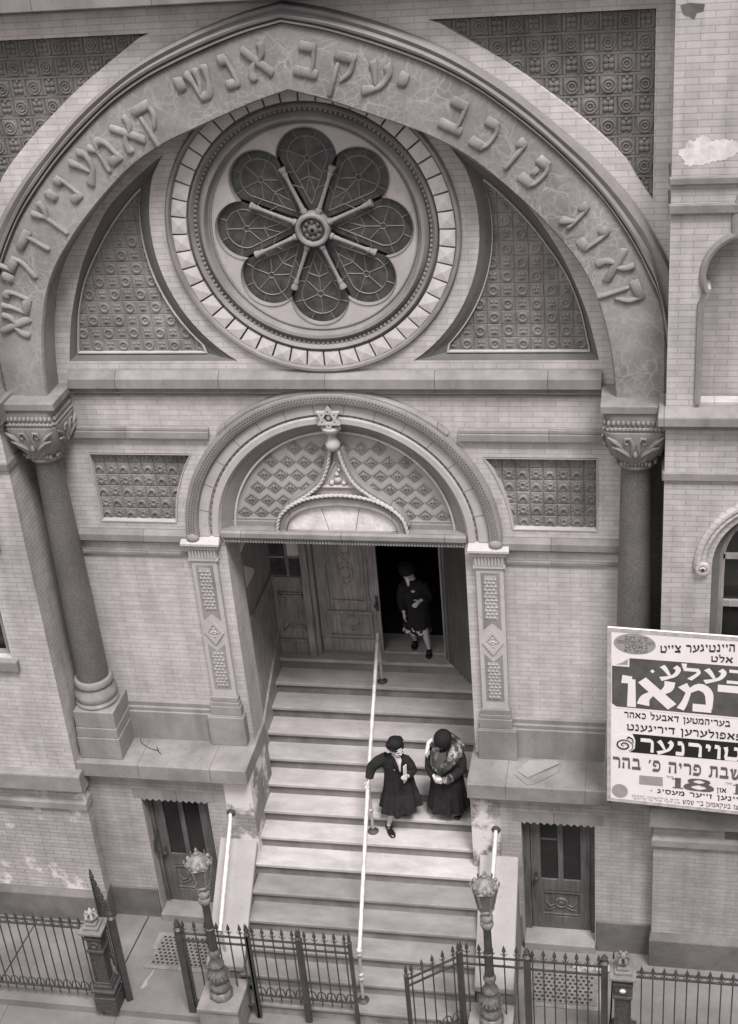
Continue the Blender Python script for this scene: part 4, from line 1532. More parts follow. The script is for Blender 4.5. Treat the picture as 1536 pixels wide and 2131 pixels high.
# ------------------------------------------------------------------ ledges beside the stairs, basement walls and doors
DOORX0, DOORX1 = 2.115, 3.06
for q in (1, -1):
    def hb(mb, x0, x1, *r):
        a, b = sorted((q * x0, q * x1))
        return mb.box(a, b, *r)
    m = MB()
    hb(m, 1.455, 3.83, -.655, .0, 2.44, 2.675)
    hb(m, 1.46, 1.60, .0, .41, 2.40, 2.674)
    hb(m, 1.48, 3.82, -.60, -.1, 2.40, 2.438)
    LG = m.build("ledge", 'ledge', B, bevel=.012)
    m = MB()
    for x in (1.95, 2.95):
        hb(m, x - .004, x + .004, -.6565, -.1, 2.46, 2.6765)
    m.build("ledge_joint", 'frame', LG)
    rect = [(1.47, -.4), (3.81, -.4), (3.81, 2.4), (1.47, 2.4)]
    op = [(DOORX0, -.06), (DOORX1, -.06), (DOORX1, 2.0), (DOORX0, 2.0)]
    rect2 = [(1.47, -.4), (DOORX0, -.4), (DOORX0, 2.0), (DOORX1, 2.0), (DOORX1, -.4), (3.81, -.4), (3.81, 2.4), (1.47, 2.4)]
    f = lambda L: [(q * p[0], p[1]) for p in L]
    m = MB()
    m.plate([f([(1.85, -.4), (DOORX0, -.4), (DOORX0, 2.0), (DOORX1, 2.0), (DOORX1, -.4), (3.81, -.4), (3.81, 2.4), (1.85, 2.4)])], -.50, -.10)
    BW = m.build("basement_wall", 'brick_base', B)
    m = MB()
    hb(m, 1.47, 1.85, -.503, -.1, -.4, 2.40)
    hb(m, 1.475, 1.75, -.1, .45, -.4, 2.40)
    m.build("stair_pier", 'brick_flake', B)
    m = MB()
    hb(m, DOORX1 + .02, 3.80, -.525, -.3, -.5, .33)
    m.build("foundation_stone", 'base', BW, bevel=.01)
    m = MB()
    hb(m, 1.50, DOORX0 - .02, -.525, -.3, -.5, .33)
    m.build("foundation_stone", 'base', BW, bevel=.01)
    # lintel with a zigzag lower edge
    m = MB()
    zz = []
    n = 11
    for i in range(n):
        x = DOORX0 + (DOORX1 - DOORX0) * i / n
        zz += [(x, 1.985), (x + (DOORX1 - DOORX0) / n * .5, 1.945)]
    zz.append((DOORX1, 1.985))
    m.plate([f([(DOORX0 - .11, 1.985)] + zz + [(DOORX1 + .11, 1.985), (DOORX1 + .11, 2.15), (DOORX0 - .11, 2.15)])], -.506, -.4)
    m.build("door_lintel", 'band', BW)
    # door
    y = -.30
    D = MB()
    hb(D, DOORX0, DOORX0 + .09, y - .03, y + .08, -.08, 2.0)
    hb(D, DOORX1 - .06, DOORX1, y - .03, y + .08, -.08, 2.0)
    hb(D, DOORX0 + .09, DOORX1 - .06, y - .03, y + .08, 1.93, 2.0)
    DR = D.build("basement_door", 'wood_l', B, bevel=.004)
    x0, x1 = DOORX0 + .095, DOORX1 - .065
    m = MB()
    hb(m, x0, x0 + .13, y, y + .05, -.06, 1.92)
    hb(m, x1 - .13, x1, y, y + .05, -.06, 1.92)
    hb(m, x0 + .13, x1 - .13, y, y + .05, 1.80, 1.92)
    hb(m, x0 + .13, x1 - .13, y, y + .05, .62, .82)
    hb(m, x0 + .13, x1 - .13, y, y + .05, -.06, .16)
    xm = (x0 + x1) / 2
    hb(m, xm - .035, xm + .035, y - .002, y + .05, .82, 1.80)
    hb(m, x0 + .13, x1 - .13, y + .02, y + .05, .16, .62)
    # raised panel moulding and carving
    for (a, b, c, d) in ((x0 + .13, x1 - .13, .575, .60), (x0 + .13, x1 - .13, .18, .205), (x0 + .13, x0 + .155, .205, .575), (x1 - .155, x1 - .13, .205, .575)):
        hb(m, a, b, y + .0, y + .022, c, d)
    ringy(m, q * xm, .39, y + .02, .075, .022, .02, 14)
    knob(m, q * xm, .39, y + .02, .05, .022, 8)
    for s_ in (-1, 1):
        m.tube([(q * xm + s_ * .09, y + .018, .36), (q * xm + s_ * .15, y + .012, .33), (q * xm + s_ * .22, y + .02, .42)], [.012, .02, .006], 6)
        m.tube([(q * xm + s_ * .07, y + .018, .31), (q * xm + s_ * .16, y + .014, .27), (q * xm + s_ * .21, y + .02, .26)], [.01, .016, .006], 6)
    m.build("door_leaf", 'wood_l', DR, bevel=.003)
    m = MB()
    hb(m, x0 + .12, x1 - .12, y + .025, y + .035, .81, 1.81)
    m.build("door_glass", 'glass', DR)
    m = MB()
    hx = x0 + .065 if q > 0 else x0 + .06
    hx = q * hx if q > 0 else q * (x1 - .065)
    m.lathe([(.012, .0), (.012, -.035), (.03, -.045), (.036, -.06), (.03, -.075), (.005, -.08)], (hx, y, .86), 14, 'y')
    m.box(hx - .022, hx + .022, y - .004, y + .001, .78, .94)
    m.build("door_handle", 'iron', DR, smooth=True)
    m = MB()
    hb(m, DOORX0, DOORX1, -.30, -.05, -.4, 2.0)
    m.v = [(x, yy if yy < -.2 else yy, z) for x, yy, z in m.v]
    # dark room behind
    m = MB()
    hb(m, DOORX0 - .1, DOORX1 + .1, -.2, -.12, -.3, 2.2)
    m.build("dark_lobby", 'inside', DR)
    m = MB()
    hb(m, DOORX0, DOORX1, -.60, -.22, -.32, -.065)
    m.build("door_sill", 'ledge', DR, bevel=.012)
m = MB()                                            # the broken pane beside the mid rail of one door
m.box(2.345, 2.555, -.288, -.277, 1.50, 1.525)
m.build("door_bar", 'wood_l', B)
m = MB()
pts = [(-2.99, -.345, 1.30), (-3.03, -.40, 1.12), (-3.02, -.43, .98), (-2.985, -.40, .90)]
m.tube(pts, [.012, .018, .02, .012], 8)
m.build("pull_strap", 'iron', B, smooth=True)

# ------------------------------------------------------------------ vestibule and street doors
LZ = 2.697
m = MB()
for q in (1, -1):
    m = MB()
    a, b = sorted((q * 1.5005, q * 1.9))
    m.box(a, b, .161, .52, 2.676, 5.79)
    m.build("portal_reveal", 'brick', B)
m = MB()
for q in (1, -1):
    a, b = sorted((q * 1.63, q * 1.9))
    m.box(a, b, .521, 2.2, .5, 5.79)
    a, b = sorted((q * 1.60, q * 1.64))
    m.box(a, b, .53, 2.1, 3.95, 4.05)
    # raking baseboard beside the stair
    a, b = (q * 1.60, q * 1.635)
    st = lambda y: LZ - (1.9 - y) * .585
    m.hexa([(a, .52, st(.52) - .3), (b, .52, st(.52) - .3), (b, 2.05, st(2.05) - .5), (a, 2.05, st(2.05) - .5)],
           [(a, .52, st(.52) + .30), (b, .52, st(.52) + .30), (b, 2.05, st(2.05) + .30), (a, 2.05, st(2.05) + .30)])
m.box(-1.9, 1.9, .16, 2.3, 5.791, 5.9)
VS = m.build("vestibule", 'wood', B)
m = MB()
for pl in ([(.65, 5.36), (.85, 5.25), (.65, 5.03)], [(.90, 5.23), (1.15, 5.10), (.885, 5.08)], [(.93, 4.87), (1.33, 4.58), (1.36, 4.50), (.95, 4.50)], [(.64, 4.69), (.885, 4.53), (.68, 4.47)],
           [(.62, 5.6), (.86, 5.5), (.86, 5.3), (.68, 5.38)], [(.92, 5.5), (1.2, 5.4), (1.2, 5.2), (.92, 5.27)]):
    n = len(pl)
    for q in (-1,):
        m.add([(q * 1.6275, y, z) for y, z in pl] + [(q * 1.66, y, z) for y, z in pl], [tuple(range(n)), tuple(range(2 * n - 1, n - 1, -1))] + [(i, (i + 1) % n, n + (i + 1) % n, n + i) for i in range(n)])
m.build("side_light_panes", 'pale_glass', VS)
# back screen: side panels, posts, two leaves
YB = 2.11
m = MB()
for q in (1, -1):
    def hb(x0, x1, *r):
        a, b = sorted((q * x0, q * x1))
        return m.box(a, b, *r)
    o = 0 if q < 0 else .17                          # the opening sits a little left of centre
    xi = 1.15 - o
    hb(xi, 1.66, YB, YB + .06, LZ - .1, 5.79)
    hb(xi, 1.64, YB - .045, YB, LZ, LZ + .17)
    hb(xi, 1.63, YB - .035, YB, LZ + .17, LZ + .22)
    hb(xi, 1.63, YB - .03, YB, 3.84, 3.98)
    for k, (e, d) in enumerate(((0, .03), (.03, .045), (.055, .03), (.08, .015))):
        for (a, b, c, dd) in ((1.55 - e, 1.20, 3.72 - e - .025, 3.72 - e), (1.55 - e, 1.20, 3.06 + e, 3.085 + e), (1.55 - e - .025, 1.55 - e, 3.06 + e, 3.72 - e)):
            hb(min(a, 1.63), b - o, YB - d, YB + .001, c, dd)
    hb(xi, 1.63, YB - .03, YB, 4.30, 4.33)
    hb(1.36 - o * .5, 1.39 - o * .5, YB - .03, YB, 3.98, 5.7)
    # post
    hb(xi - .10, xi, YB - .14, YB + .06, LZ - .02, 5.79)
    hb(xi - .16, xi - .10, YB - .07, YB + .06, LZ - .02, 5.79)
m.box(-1.1, 1.0, YB + .02, YB + .5, 5.4, 5.79)
m.build("door_screen", 'wood', VS, bevel=.004)
m = MB()
m.box(-1.62, -1.40, YB - .012, YB - .001, 4.0, 4.29)
m.box(-1.35, -1.16, YB - .012, YB - .001, 4.0, 4.29)
m.box(-1.62, -1.40, YB - .012, YB - .001, 4.34, 5.6)
ringy(m, -1.51, 4.15, YB - .012, .08, .012, .01, 16)
ringy(m, -1.51, 4.15, YB - .012, .045, .012, .014, 12)
knob(m, -1.51, 4.15, YB - .012, .022, .02, 8)
m.build("etched_glass", 'stain', VS)
m = MB()
m.box(-1.355, -1.165, YB - .016, YB - .004, 4.33, 4.75)
m.build("paper_notice", 'paper', VS, label="blank pale notice stuck on the lobby glass")


def door_leaf(name, mtl, handle_side, label=None):
    """panelled leaf .9 wide in local x 0.., front towards -y, base z 0"""
    W, Hh = .90, 2.9
    mb = MB()
    mb.box(0, W, 0, .05, 0, Hh)
    mb.box(.02, W - .02, -.018, .0, .03, .235)
    # lower panel
    for (a, b, c, d, o) in ((.12, W - .12, .26, .30, .022), (.12, W - .12, .66, .72, .03), (.12, .15, .30, .66, .022), (W - .15, W - .12, .30, .66, .022), (.17, W - .17, .32, .64, .008),
                            (.06, .10, .03, Hh, .012), (W - .10, W - .06, .03, Hh, .012), (.12, W - .12, .86, .90, .022)):
        mb.box(a, b, -o, .0, c, d)
    # carved swag in the panel
    ringy(mb, W / 2 + .02, .52, -.008, .10, .02, .016, 16)
    mb.tube([(.22, -.01, .56), (W / 2, -.016, .40), (W / 2 + .06, -.016, .38), (W / 2 + .17, -.012, .50)], [.006, .012, .014, .008], 6)
    mb.tube([(.24, -.01, .50), (.34, -.014, .46), (W - .3, -.014, .46), (W - .22, -.01, .53)], [.006, .01, .01, .006], 6)
    # turned half-columns framing the tall panel
    for x in (.155, .205, W - .205, W - .155):
        r = .02 if x in (.155, W - .155) else .016
        mb.tube([(x, -.006, .74), (x, -.006, .84), (x, -.006, 1.0), (x, -.006, 1.5), (x, -.006, 1.54), (x, -.006, 1.6), (x, -.006, Hh - .1)], [r, r * 1.5, r, r, r * 1.6, r, r], 8)
    mb.box(.25, W - .25, -.01, .0, .93, 2.3)
    for dz in (1.35, 1.75):
        ringy(mb, W / 2, dz, -.01, .09, .02, .016, 14)
        for s_ in (-1, 1):
            mb.tube([(W / 2, -.012, dz - .2), (W / 2 + s_ * .08, -.014, dz - .1), (W / 2 + s_ * .10, -.014, dz + .12), (W / 2 + s_ * .03, -.012, dz + .2)], [.006, .014, .012, .005], 6)
    ob = mb.build(name, mtl, B, bevel=.003)
    if label:
        ob['label'] = label
    h = MB()
    hx = W - .045 if handle_side > 0 else .045
    h.box(hx - .025, hx + .025, -.008, 0, .72, .98)
    h.lathe([(.012, -.008), (.012, -.04), (.03, -.05), (.034, -.065), (.025, -.08), (.004, -.084)], (hx, 0, .84), 12, 'y')
    h.build("door_handle", 'iron_w', ob, smooth=True)
    return ob


L1 = door_leaf("door", 'wood', 1, "closed carved oak leaf of the street doors")
L1.location = (-.985, YB + .02, LZ + .006)
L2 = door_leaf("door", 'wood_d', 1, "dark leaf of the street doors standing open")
dx, dy = 1.345 - .885, 1.435 - 2.06
L2.location = (.885, 2.06, LZ + .006)
L2.scale = (hypot(dx, dy) / .9, -1, 1)
L2.rotation_euler = (0, 0, atan2(dy, dx))
m = MB()
m.box(-.09, .86, 2.14, 2.48, LZ - .1, LZ + .02)
m.build("threshold", 'step', B, bevel=.01)
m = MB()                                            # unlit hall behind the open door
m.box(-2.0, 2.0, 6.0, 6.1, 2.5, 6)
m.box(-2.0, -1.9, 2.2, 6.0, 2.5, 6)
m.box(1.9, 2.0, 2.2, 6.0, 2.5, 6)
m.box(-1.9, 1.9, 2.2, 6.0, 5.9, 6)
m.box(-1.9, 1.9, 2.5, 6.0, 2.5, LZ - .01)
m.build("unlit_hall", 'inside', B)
# building mass behind the front
m = MB()
m.box(-6.38, -4.0, -.4, 8, -.4, 13.3)
m.box(4.0, 6.38, -.4, 8, -.4, 13.3)
m.box(-3.5, 3.5, .4, 8, 6.1, 13.3)
m.v = [(x, y if y > 0 else .1, z) for x, y, z in m.v]
m.build("rear_wall", 'base', B)

# ------------------------------------------------------------------ stone stairs
ST = thing("stone_staircase", "wide stone staircase with worn pale treads climbing to the open portal", "staircase", (0, -.2, 0))
SO = (0, -.2, 0)
SY = [1.90, 1.56, 1.23, .89, .56, .24, -.10, -.41, -.74, -1.07, -1.395, -1.70, -1.975, -2.255]
H = .19264
for k in range(14):
    z = LZ - k * H
    yb = (SY[k - 1] if k else 2.6)
    if k == 0:
        xl, xr = -1.63, 1.60
    elif k < 9:
        xl, xr = -1.62 + .004 * k, 1.50 + .008 * k
        if SY[k] < .5:
            xl, xr = -1.56, 1.56
    else:
        xl, xr = -1.47, 1.62
        if k == 13:
            xl, xr = -1.29, 1.60
    m = MB()
    m.box(xl, xr, SY[k], yb + .05, z - .055, z)
    stp = m.build("step", 'step' if k < 5 else 'step_mid' if k < 9 else 'step_low', ST, org=SO, bevel=.012)
    m = MB()
    m.box(xl + .002, xr - .002, SY[k] + .035, yb + .05, z - H - .04, z - .0555)
    m.build("riser", 'riser', stp, org=SO)
for q in (1, -1):
    m = MB()
    sx = [(2.02, 1.49), (1.92, 1.405)] if q < 0 else [(1.555, 2.07), (1.615, 2.115)]
    (t0, t1), (b0, b1) = sx
    if q < 0:
        t0, t1, b0, b1 = -t0, -t1, -b0, -b1
    zt, zb = 1.36, .50
    m.hexa([(b0, -1.95, -.3), (b1, -1.95, -.3), (t1, -.5, -.3), (t0, -.5, -.3)], [(b0 + .02, -1.93, zb - .10), (b1 - .02, -1.93, zb - .10), (t1 - .02, -.5, zt - .10), (t0 + .02, -.5, zt - .10)])
    CK = m.build("cheek_wall", 'band', ST, org=SO)
    m = MB()
    m.hexa([(b0, -1.96, zb - .10), (b1, -1.96, zb - .10), (t1, -.49, zt - .10), (t0, -.49, zt - .10)], [(b0, -1.96, zb), (b1, -1.96, zb), (t1, -.49, zt + .01), (t0, -.49, zt + .01)])
    m.build("coping", 'cheek', CK, org=SO, bevel=.02)

# ------------------------------------------------------------------ handrails
HR = thing("handrail", "long white centre handrail on three posts running down the middle of the stairs", "handrail", (.06, -.17, 1.349))
HO = (.06, -.17, 1.349)
P0, P1, P2 = Vector((-.05, 1.69, 3.33)), Vector((.055, -.17, 2.19)), Vector((.20, -2.06, 1.06))
m = MB()
m.tube([P0 + Vector((.0, .03, -.10)), P0 + Vector((0, .03, -.02)), P0, P1, P2 + Vector((0, .02, .02))], .027, 10)
m.build("rail", 'rail', HR, smooth=True, org=HO)
for (px, py, pz), top in (((-.05, 1.69, LZ - H), P0), ((.06, -.17, LZ - 7 * H), P1), ((.18, -2.06, LZ - 13 * H), P2)):
    m = MB()
    L = top.z - pz
    m.tube([(px, py, pz), (px, py, pz + L * .5), (px + (top.x - px), top.y, top.z - .02)], .021, 10)
    for zz in (pz + L * .45, top.z - .05):
        m.lathe([(.018, -.03), (.032, -.02), (.038, 0), (.032, .02), (.018, .03)], (px + (top.x - px) * (zz - pz) / L, py, zz), 12)
    po = m.build("post", 'chrome', HR, smooth=True, org=HO)
    m = MB()
    m.lathe([(.075, 0), (.078, .012), (.055, .022), (.03, .035), (.024, .06)], (px, py, pz), 20)
    m.build("floor_flange", 'iron_w', po, smooth=True, org=HO)
m = MB()
m.ball(P2 + Vector((0, 0, .02)), .04, 10, 8)
m.ball((.19, -2.06, .66), .035, 10, 8)
m.build("knob", 'rail', HR, smooth=True, org=HO)
for (a, b, lab) in (((-1.80, -.50, 1.83), (-1.69, -1.85, 1.00), "short white wall handrail above the sloped coping beside the ledge with the twig"),
                    ((1.79, -.50, 1.82), (1.80, -1.95, 1.10), "white wall handrail above the coping nearest the basement door with a barred pane")):
    a, b = Vector(a), Vector(b)
    W_ = thing("wall_handrail", lab, "handrail", a, 0, "wall handrails beside the stairs")
    m = MB()
    d = (b - a).normalized()
    m.tube([a + Vector((0, .0, 0)), a + Vector((0, -.05, -.0)), a + d * .12, b], [.022, .024, .03, .03], 10)
    m.build("rail", 'rail', W_, smooth=True, org=a)
    m = MB()
    m.lathe([(.06, .0), (.06, -.015), (.035, -.03), (.03, -.05)], a, 16, 'y')
    m.build("wall_bracket", 'iron_w', W_, smooth=True, org=a)
    m = MB()
    g = b + Vector((0, 0, -.60))
    m.tube([b + Vector((0, .05, .0)), b + Vector((0, .05, -.66))], .018, 8)
    m.build("post", 'chrome', W_, smooth=True, org=a)


# ------------------------------------------------------------------ lamp posts
def lamp(loc, label, rz):
    T = thing("lamp_post", label, "street lamp", loc, rz, "lamp posts flanking the stairs")
    m = MB()
    m.lathe([(.155, 0), (.16, .03), (.15, .07), (.115, .10), (.12, .13), (.135, .16), (.125, .20), (.09, .235), (.085, .27)], (0, 0, 0), 8, a0=pi / 8)
    m.lathe([(.09, .24), (.12, .30), (.13, .36), (.115, .42), (.08, .46), (.078, .50), (.095, .52), (.10, .55), (.085, .58), (.062, .62), (.062, .68), (.075, .71), (.08, .74), (.07, .77), (.055, .80)], (0, 0, 0), 20)
    m.build("lamp_base", 'lamp', T, smooth=True, angle=50)
    m = MB()
    for k in range(16):
        a = 2 * pi * k / 16
        m.tube([(.118 * cos(a), .118 * sin(a), .29), (.14 * cos(a), .14 * sin(a), .36), (.112 * cos(a), .112 * sin(a), .43)], [.006, .016, .006], 5)
    m.build("fluting", 'lamp', T, smooth=True)
    m = MB()
    prof = []
    for i in range(25):
        z = .78 + i * .03
        prof.append((.052 + .004 * (1 if i % 2 else 0), z))
    rows = []
    for z, r in ((.78, .056), (.85, .054), (1.12, .050), (1.13, .060), (1.16, .060), (1.17, .048), (1.54, .044), (1.55, .056), (1.575, .056), (1.58, .046)):
        rows.append([(r * (1 + .05 * cos(8 * 2 * pi * j / 48)) * cos(2 * pi * j / 48), r * (1 + .05 * cos(8 * 2 * pi * j / 48)) * sin(2 * pi * j / 48), z) for j in range(48)])
    m.loft(rows, True, True)
    m.build("pole", 'iron', T, smooth=True)
    m = MB()
    m.lathe([(.046, 1.56), (.07, 1.59), (.082, 1.63), (.078, 1.66), (.06, 1.68), (.075, 1.71), (.08, 1.74), (.065, 1.78), (.04, 1.80), (.035, 1.84), (.055, 1.87), (.06, 1.885)], (0, 0, 0), 18)
    m.build("collar", 'lampl', T, smooth=True)
    # six-sided lantern
    zb, zt, rb, rt = 1.87, 2.20, .09, .15
    hexp = lambda r, z, o=0: [(r * cos(pi / 3 * k + o), r * sin(pi / 3 * k + o), z) for k in range(6)]
    m = MB()
    m.loft([hexp(.05, zb - .04), hexp(rb + .012, zb - .01), hexp(rb + .012, zb + .012), hexp(rb - .01, zb + .012)], True)
    for k in range(6):
        a = pi / 3 * k
        m.tube([(rb * cos(a), rb * sin(a), zb), (rt * cos(a), rt * sin(a), zt), (rt * 1.12 * cos(a), rt * 1.12 * sin(a), zt + .05), (rt * 1.08 * cos(a), rt * 1.08 * sin(a), zt + .085)], [.009, .010, .013, .008], 6)
    m.loft([hexp(rt + .012, zt - .012), hexp(rt + .02, zt), hexp(rt + .012, zt + .012), hexp(rt - .012, zt + .01)], True)
    LN = m.build("lantern", 'lampl', T)
    m = MB()
    m.loft([hexp(rb - .004, zb), hexp(rt - .004, zt)], True)
    m.build("lantern_pane", 'pane', LN)
    m = MB()
    rows = [hexp(rt + .01, zt + .008), hexp(rt * .98, zt + .045), hexp(rt * .62, zt + .11), hexp(.05, zt + .15), hexp(.03, zt + .155), hexp(.035, zt + .18), hexp(.018, zt + .20), hexp(.022, zt + .225), hexp(.004, zt + .26)]
    m.loft(rows, True, True)
    for k in range(6):
        a = pi / 3 * k + pi / 6
        m.ball((rt * .92 * cos(a), rt * .92 * sin(a), zt + .05), (.03, .03, .035), 6, 5)
    m.build("lantern_roof", 'lampl', LN)
    return T


def plinth_block(loc, sx, sy, h, label):
    m = MB()
    m.box(-sx, sx, -sy, sy, 0, h - .07)
    m.box(-sx - .015, sx + .015, -sy - .015, sy + .015, h - .07, h)
    o = m.build("plinth", 'ledge', None, bevel=.015)
    o.location = loc
    tag(o, label, "stone block", "stone blocks under the lamps")
    return o


plinth_block((-1.555, -2.44, -.14), .26, .26, .66, "square stone block carrying the lamp post on the side of the open basement gate")
plinth_block((1.87, -2.40, -.14), .26, .24, .58, "square stone block carrying the lamp post beside the swung-out stair gate")
lamp((-1.565, -2.45, .52), "cast iron lamp post with flaking lantern leaning in front of the half-hidden basement door", .3)
lamp((1.885, -2.42, .44), "cast iron lamp post with flaking lantern standing beside the swung-out stair gate", .1)


# ------------------------------------------------------------------ iron fences
def spear(mb, x, y, z0, zt, r=.009):
    mb.tube([(x, y, z0), (x, y, zt - .17)], r, 6)
    mb.lathe([(.011, zt - .18), (.022, zt - .165), (.012, zt - .15), (.010, zt - .12), (.026, zt - .095), (.016, zt - .05), (.002, zt)], (x, y, 0), 6)
    mb.tube([(x - .042, y, zt - .135), (x - .02, y, zt - .155), (x + .02, y, zt - .155), (x + .042, y, zt - .135)], [.004, .007, .007, .004], 5)


def fence(name, label, cat, a, b, z0, zr1, zr2, ztip, n, loc=None, group=None, posts=(1, 1), low_scroll=True, skip_ends=False):
    """pickets along local x from 0 to L between two double rails"""
    A, Bv = Vector(a), Vector(b)
    L = (Bv - A).length
    T = thing(name, label, cat, (A.x, A.y, 0), atan2(Bv.y - A.y, Bv.x - A.x), group)
    for z in (zr1, zr2, z0):
        m = MB()
        m.box(0, L, -.012, .012, z - .012, z + .006)
        m.build("rail", 'iron', T)
    m = MB()
    k = 0
    step = L / n
    for i in range(n):
        x = (i + .5) * step
        m.ball((x, 0, zr2 + .012), (.022, .014, .018), 6, 4)
        if low_scroll:
            s_ = step * .48
            m.tube([(x - s_, 0, z0 + .02), (x - s_ * .7, 0, z0 + .12), (x, 0, z0 + .15), (x + s_ * .7, 0, z0 + .12), (x + s_, 0, z0 + .02)], .009, 5)
            m.ball((x, 0, z0 + .02), (.03, .012, .03), 6, 5)
    m.build("scrollwork", 'iron', T)
    for i in range(n):
        m = MB()
        spear(m, (i + .5) * step, 0, z0 - .1, ztip + random.uniform(-.006, .006))
        m.build("picket", 'iron', T)
    for e, x in ((posts[0], 0), (posts[1], L)):
        if e:
            m = MB()
            w = .022 * e
            m.box(x - w, x + w, -w, w, .0, zr1 + .05)
            m.lathe([(w, zr1 + .05), (w * 1.5, zr1 + .07), (w * .6, zr1 + .10), (w * 1.1, zr1 + .14), (.003, ztip + .02)], (x, 0, 0), 8)
            m.build("post", 'iron', T)
    return T


FG = "wrought iron fence panels along the areaway"
fence("fence_panel", "long iron fence panel ending at the leafy finial pillar by the inward-swung gate", "fence", (-6.8, -2.3), (-3.33, -2.3), .22, 1.42, 1.34, 1.52, 28, group=FG, posts=(1, 0))
fence("fence_panel", "short iron fence panel behind the lamp post with the cellar grating behind it", "fence", (-2.06, -2.3), (-1.17, -2.3), .20, 1.39, 1.27, 1.62, 6, group=FG, posts=(1.9, 1), low_scroll=False)
GG = "iron gates across the stair foot"
fence("stair_gate", "closed iron gate leaf across the stair foot, hinged near the lamp post", "gate", (-1.15, -2.3), (-.51, -2.3), .40, 1.38, 1.27, 1.60, 5, group=GG, posts=(1, 1.2))
fence("stair_gate", "closed iron gate leaf across the stair foot, ending beside the white rail's lowest post", "gate", (-.48, -2.3), (.15, -2.3), .40, 1.38, 1.27, 1.60, 5, group=GG, posts=(1, 1))
fence("stair_gate", "iron gate leaf at the stair foot swung open towards the pavement", "gate", (1.50, -2.31), (.93, -2.74), .32, 1.38, 1.27, 1.60, 5, group=GG, posts=(1, 1))
fence("fence_panel", "short iron fence panel behind the lamp post next to the swung-out stair gate", "fence", (1.53, -2.3), (2.28, -2.3), .20, 1.39, 1.26, 1.61, 5, group=FG, posts=(1, 0), low_scroll=False)
fence("area_gate", "shut iron gate in front of the perforated cellar grating by the paper scrap", "gate", (2.33, -2.3), (3.25, -2.3), .22, 1.39, 1.25, 1.58, 7, group="basement area gates", posts=(1.8, 1.8), low_scroll=False)
fence("area_gate", "iron gate of the basement area swung inwards and seen edge-on behind the finial pillar", "gate", (-2.98, -2.20), (-3.50, -1.52), .15, 1.39, 1.25, 1.60, 6, group="basement area gates", posts=(1.9, 1), low_scroll=False)
fence("fence_panel", "iron fence panel below the poster board, starting at the finial pillar with a white spot", "fence", (3.62, -2.35), (6.9, -2.35), .22, 1.40, 1.32, 1.50, 25, group=FG, posts=(0, 1))
for x, y, dx, lab in ((.0, 0, 0, None),):
    pass


def pillar(loc, label, spot):
    T = thing("iron_pillar", label, "gate pillar", loc, 0, "cast iron gate pillars")
    m = MB()
    m.box(-.15, .15, -.15, .15, 0, .26)
    m.box(-.135, .135, -.135, .135, .26, .36)
    m.box(-.165, .165, -.165, .165, .36, .40)
    m.box(-.125, .125, -.125, .125, .40, .46)
    m.box(-.105, .105, -.105, .105, .46, .50)
    m.build("pillar_base", 'iron_w', T, bevel=.008)
    m = MB()
    m.box(-.085, .085, -.085, .085, .50, 1.08)
    for s_ in (-1, 1):
        m.box(s_ * .088 - .012, s_ * .088 + .012, -.1, -.076, .50, 1.08)
    m.box(-.115, .115, -.115, .115, 1.04, 1.08)
    m.box(-.095, .095, -.095, .095, 1.08, 1.26)
    ringy(m, 0, 1.17, -.095, .045, .014, .014, 12)
    m.box(-.12, .12, -.12, .12, 1.26, 1.30)
    m.box(-.105, .105, -.105, .105, 1.30, 1.38)
    m.build("shaft", 'iron_w', T, bevel=.006)
    m = MB()
    m.box(-.155, .155, -.155, .155, 1.38, 1.42)
    m.box(-.10, .10, -.10, .10, 1.42, 1.46)
    m.box(-.07, .07, -.07, .07, 1.46, 1.50)
    m.build("cap", 'grate', T, bevel=.006)
    m = MB()
    for k in range(6):
        a = pi / 3 * k
        m.tube([(0, 0, 1.50), (.04 * cos(a), .04 * sin(a), 1.54), (.075 * cos(a), .075 * sin(a), 1.60), (.06 * cos(a), .06 * sin(a), 1.65), (.035 * cos(a), .035 * sin(a), 1.63)], [.02, .022, .024, .018, .01], 6)
    m.ball((0, 0, 1.64), (.04, .04, .06), 8, 6)
    m.build("finial", 'cheek' if not spot else 'grate', T, smooth=True)
    if spot:
        m = MB()
        m.ball((0, -.10, 1.17), (.045, .02, .035), 10, 6)
        m.build("white_boss", 'rail', T, smooth=True)


pillar((-3.19, -2.32, 0), "cast iron gate pillar with leafy finial beside the inward-swung gate", False)
pillar((3.47, -2.35, 0), "cast iron gate pillar with a white spot on its neck, below the poster board", True)

# cellar gratings
def area_z(y):
    return -.235 * (y + 2.39) / 2.19


def grating(cx, cy, w, d, label):
    T = thing("cellar_grating", label, "grating", (cx, cy, area_z(cy) + .004), 0, "perforated cellar gratings")
    tilt = -math.atan(.235 / 2.19)
    T.rotation_euler = (tilt, 0, 0)
    m = MB()
    m.box(-w / 2, w / 2, -d / 2, d / 2, 0, .012)
    o = m.build("frame", 'band', T, bevel=.004)
    m = MB()
    m.box(-w / 2 + .07, w / 2 - .07, -d / 2 + .07, d / 2 - .07, .012, .022)
    m.build("plate", 'grate', T)
    m = MB()
    nx, ny = 11, 9
    for i in range(nx):
        for j in range(ny):
            x = -w / 2 + .12 + (w - .24) * (i + (.5 if j % 2 else 0)) / nx
            y = -d / 2 + .11 + (d - .22) * j / (ny - 1)
            m.lathe([(.022, .0225), (.001, .0226)], (x, y, 0), 8)
    m.build("holes", 'inside', T)


grating(-2.52, -1.22, .98, .74, "perforated cellar grating in the paving beyond the short fence panel at the sunken doorstep")
grating(2.70, -1.30, 1.0, .76, "perforated cellar grating behind the shut basement gate")

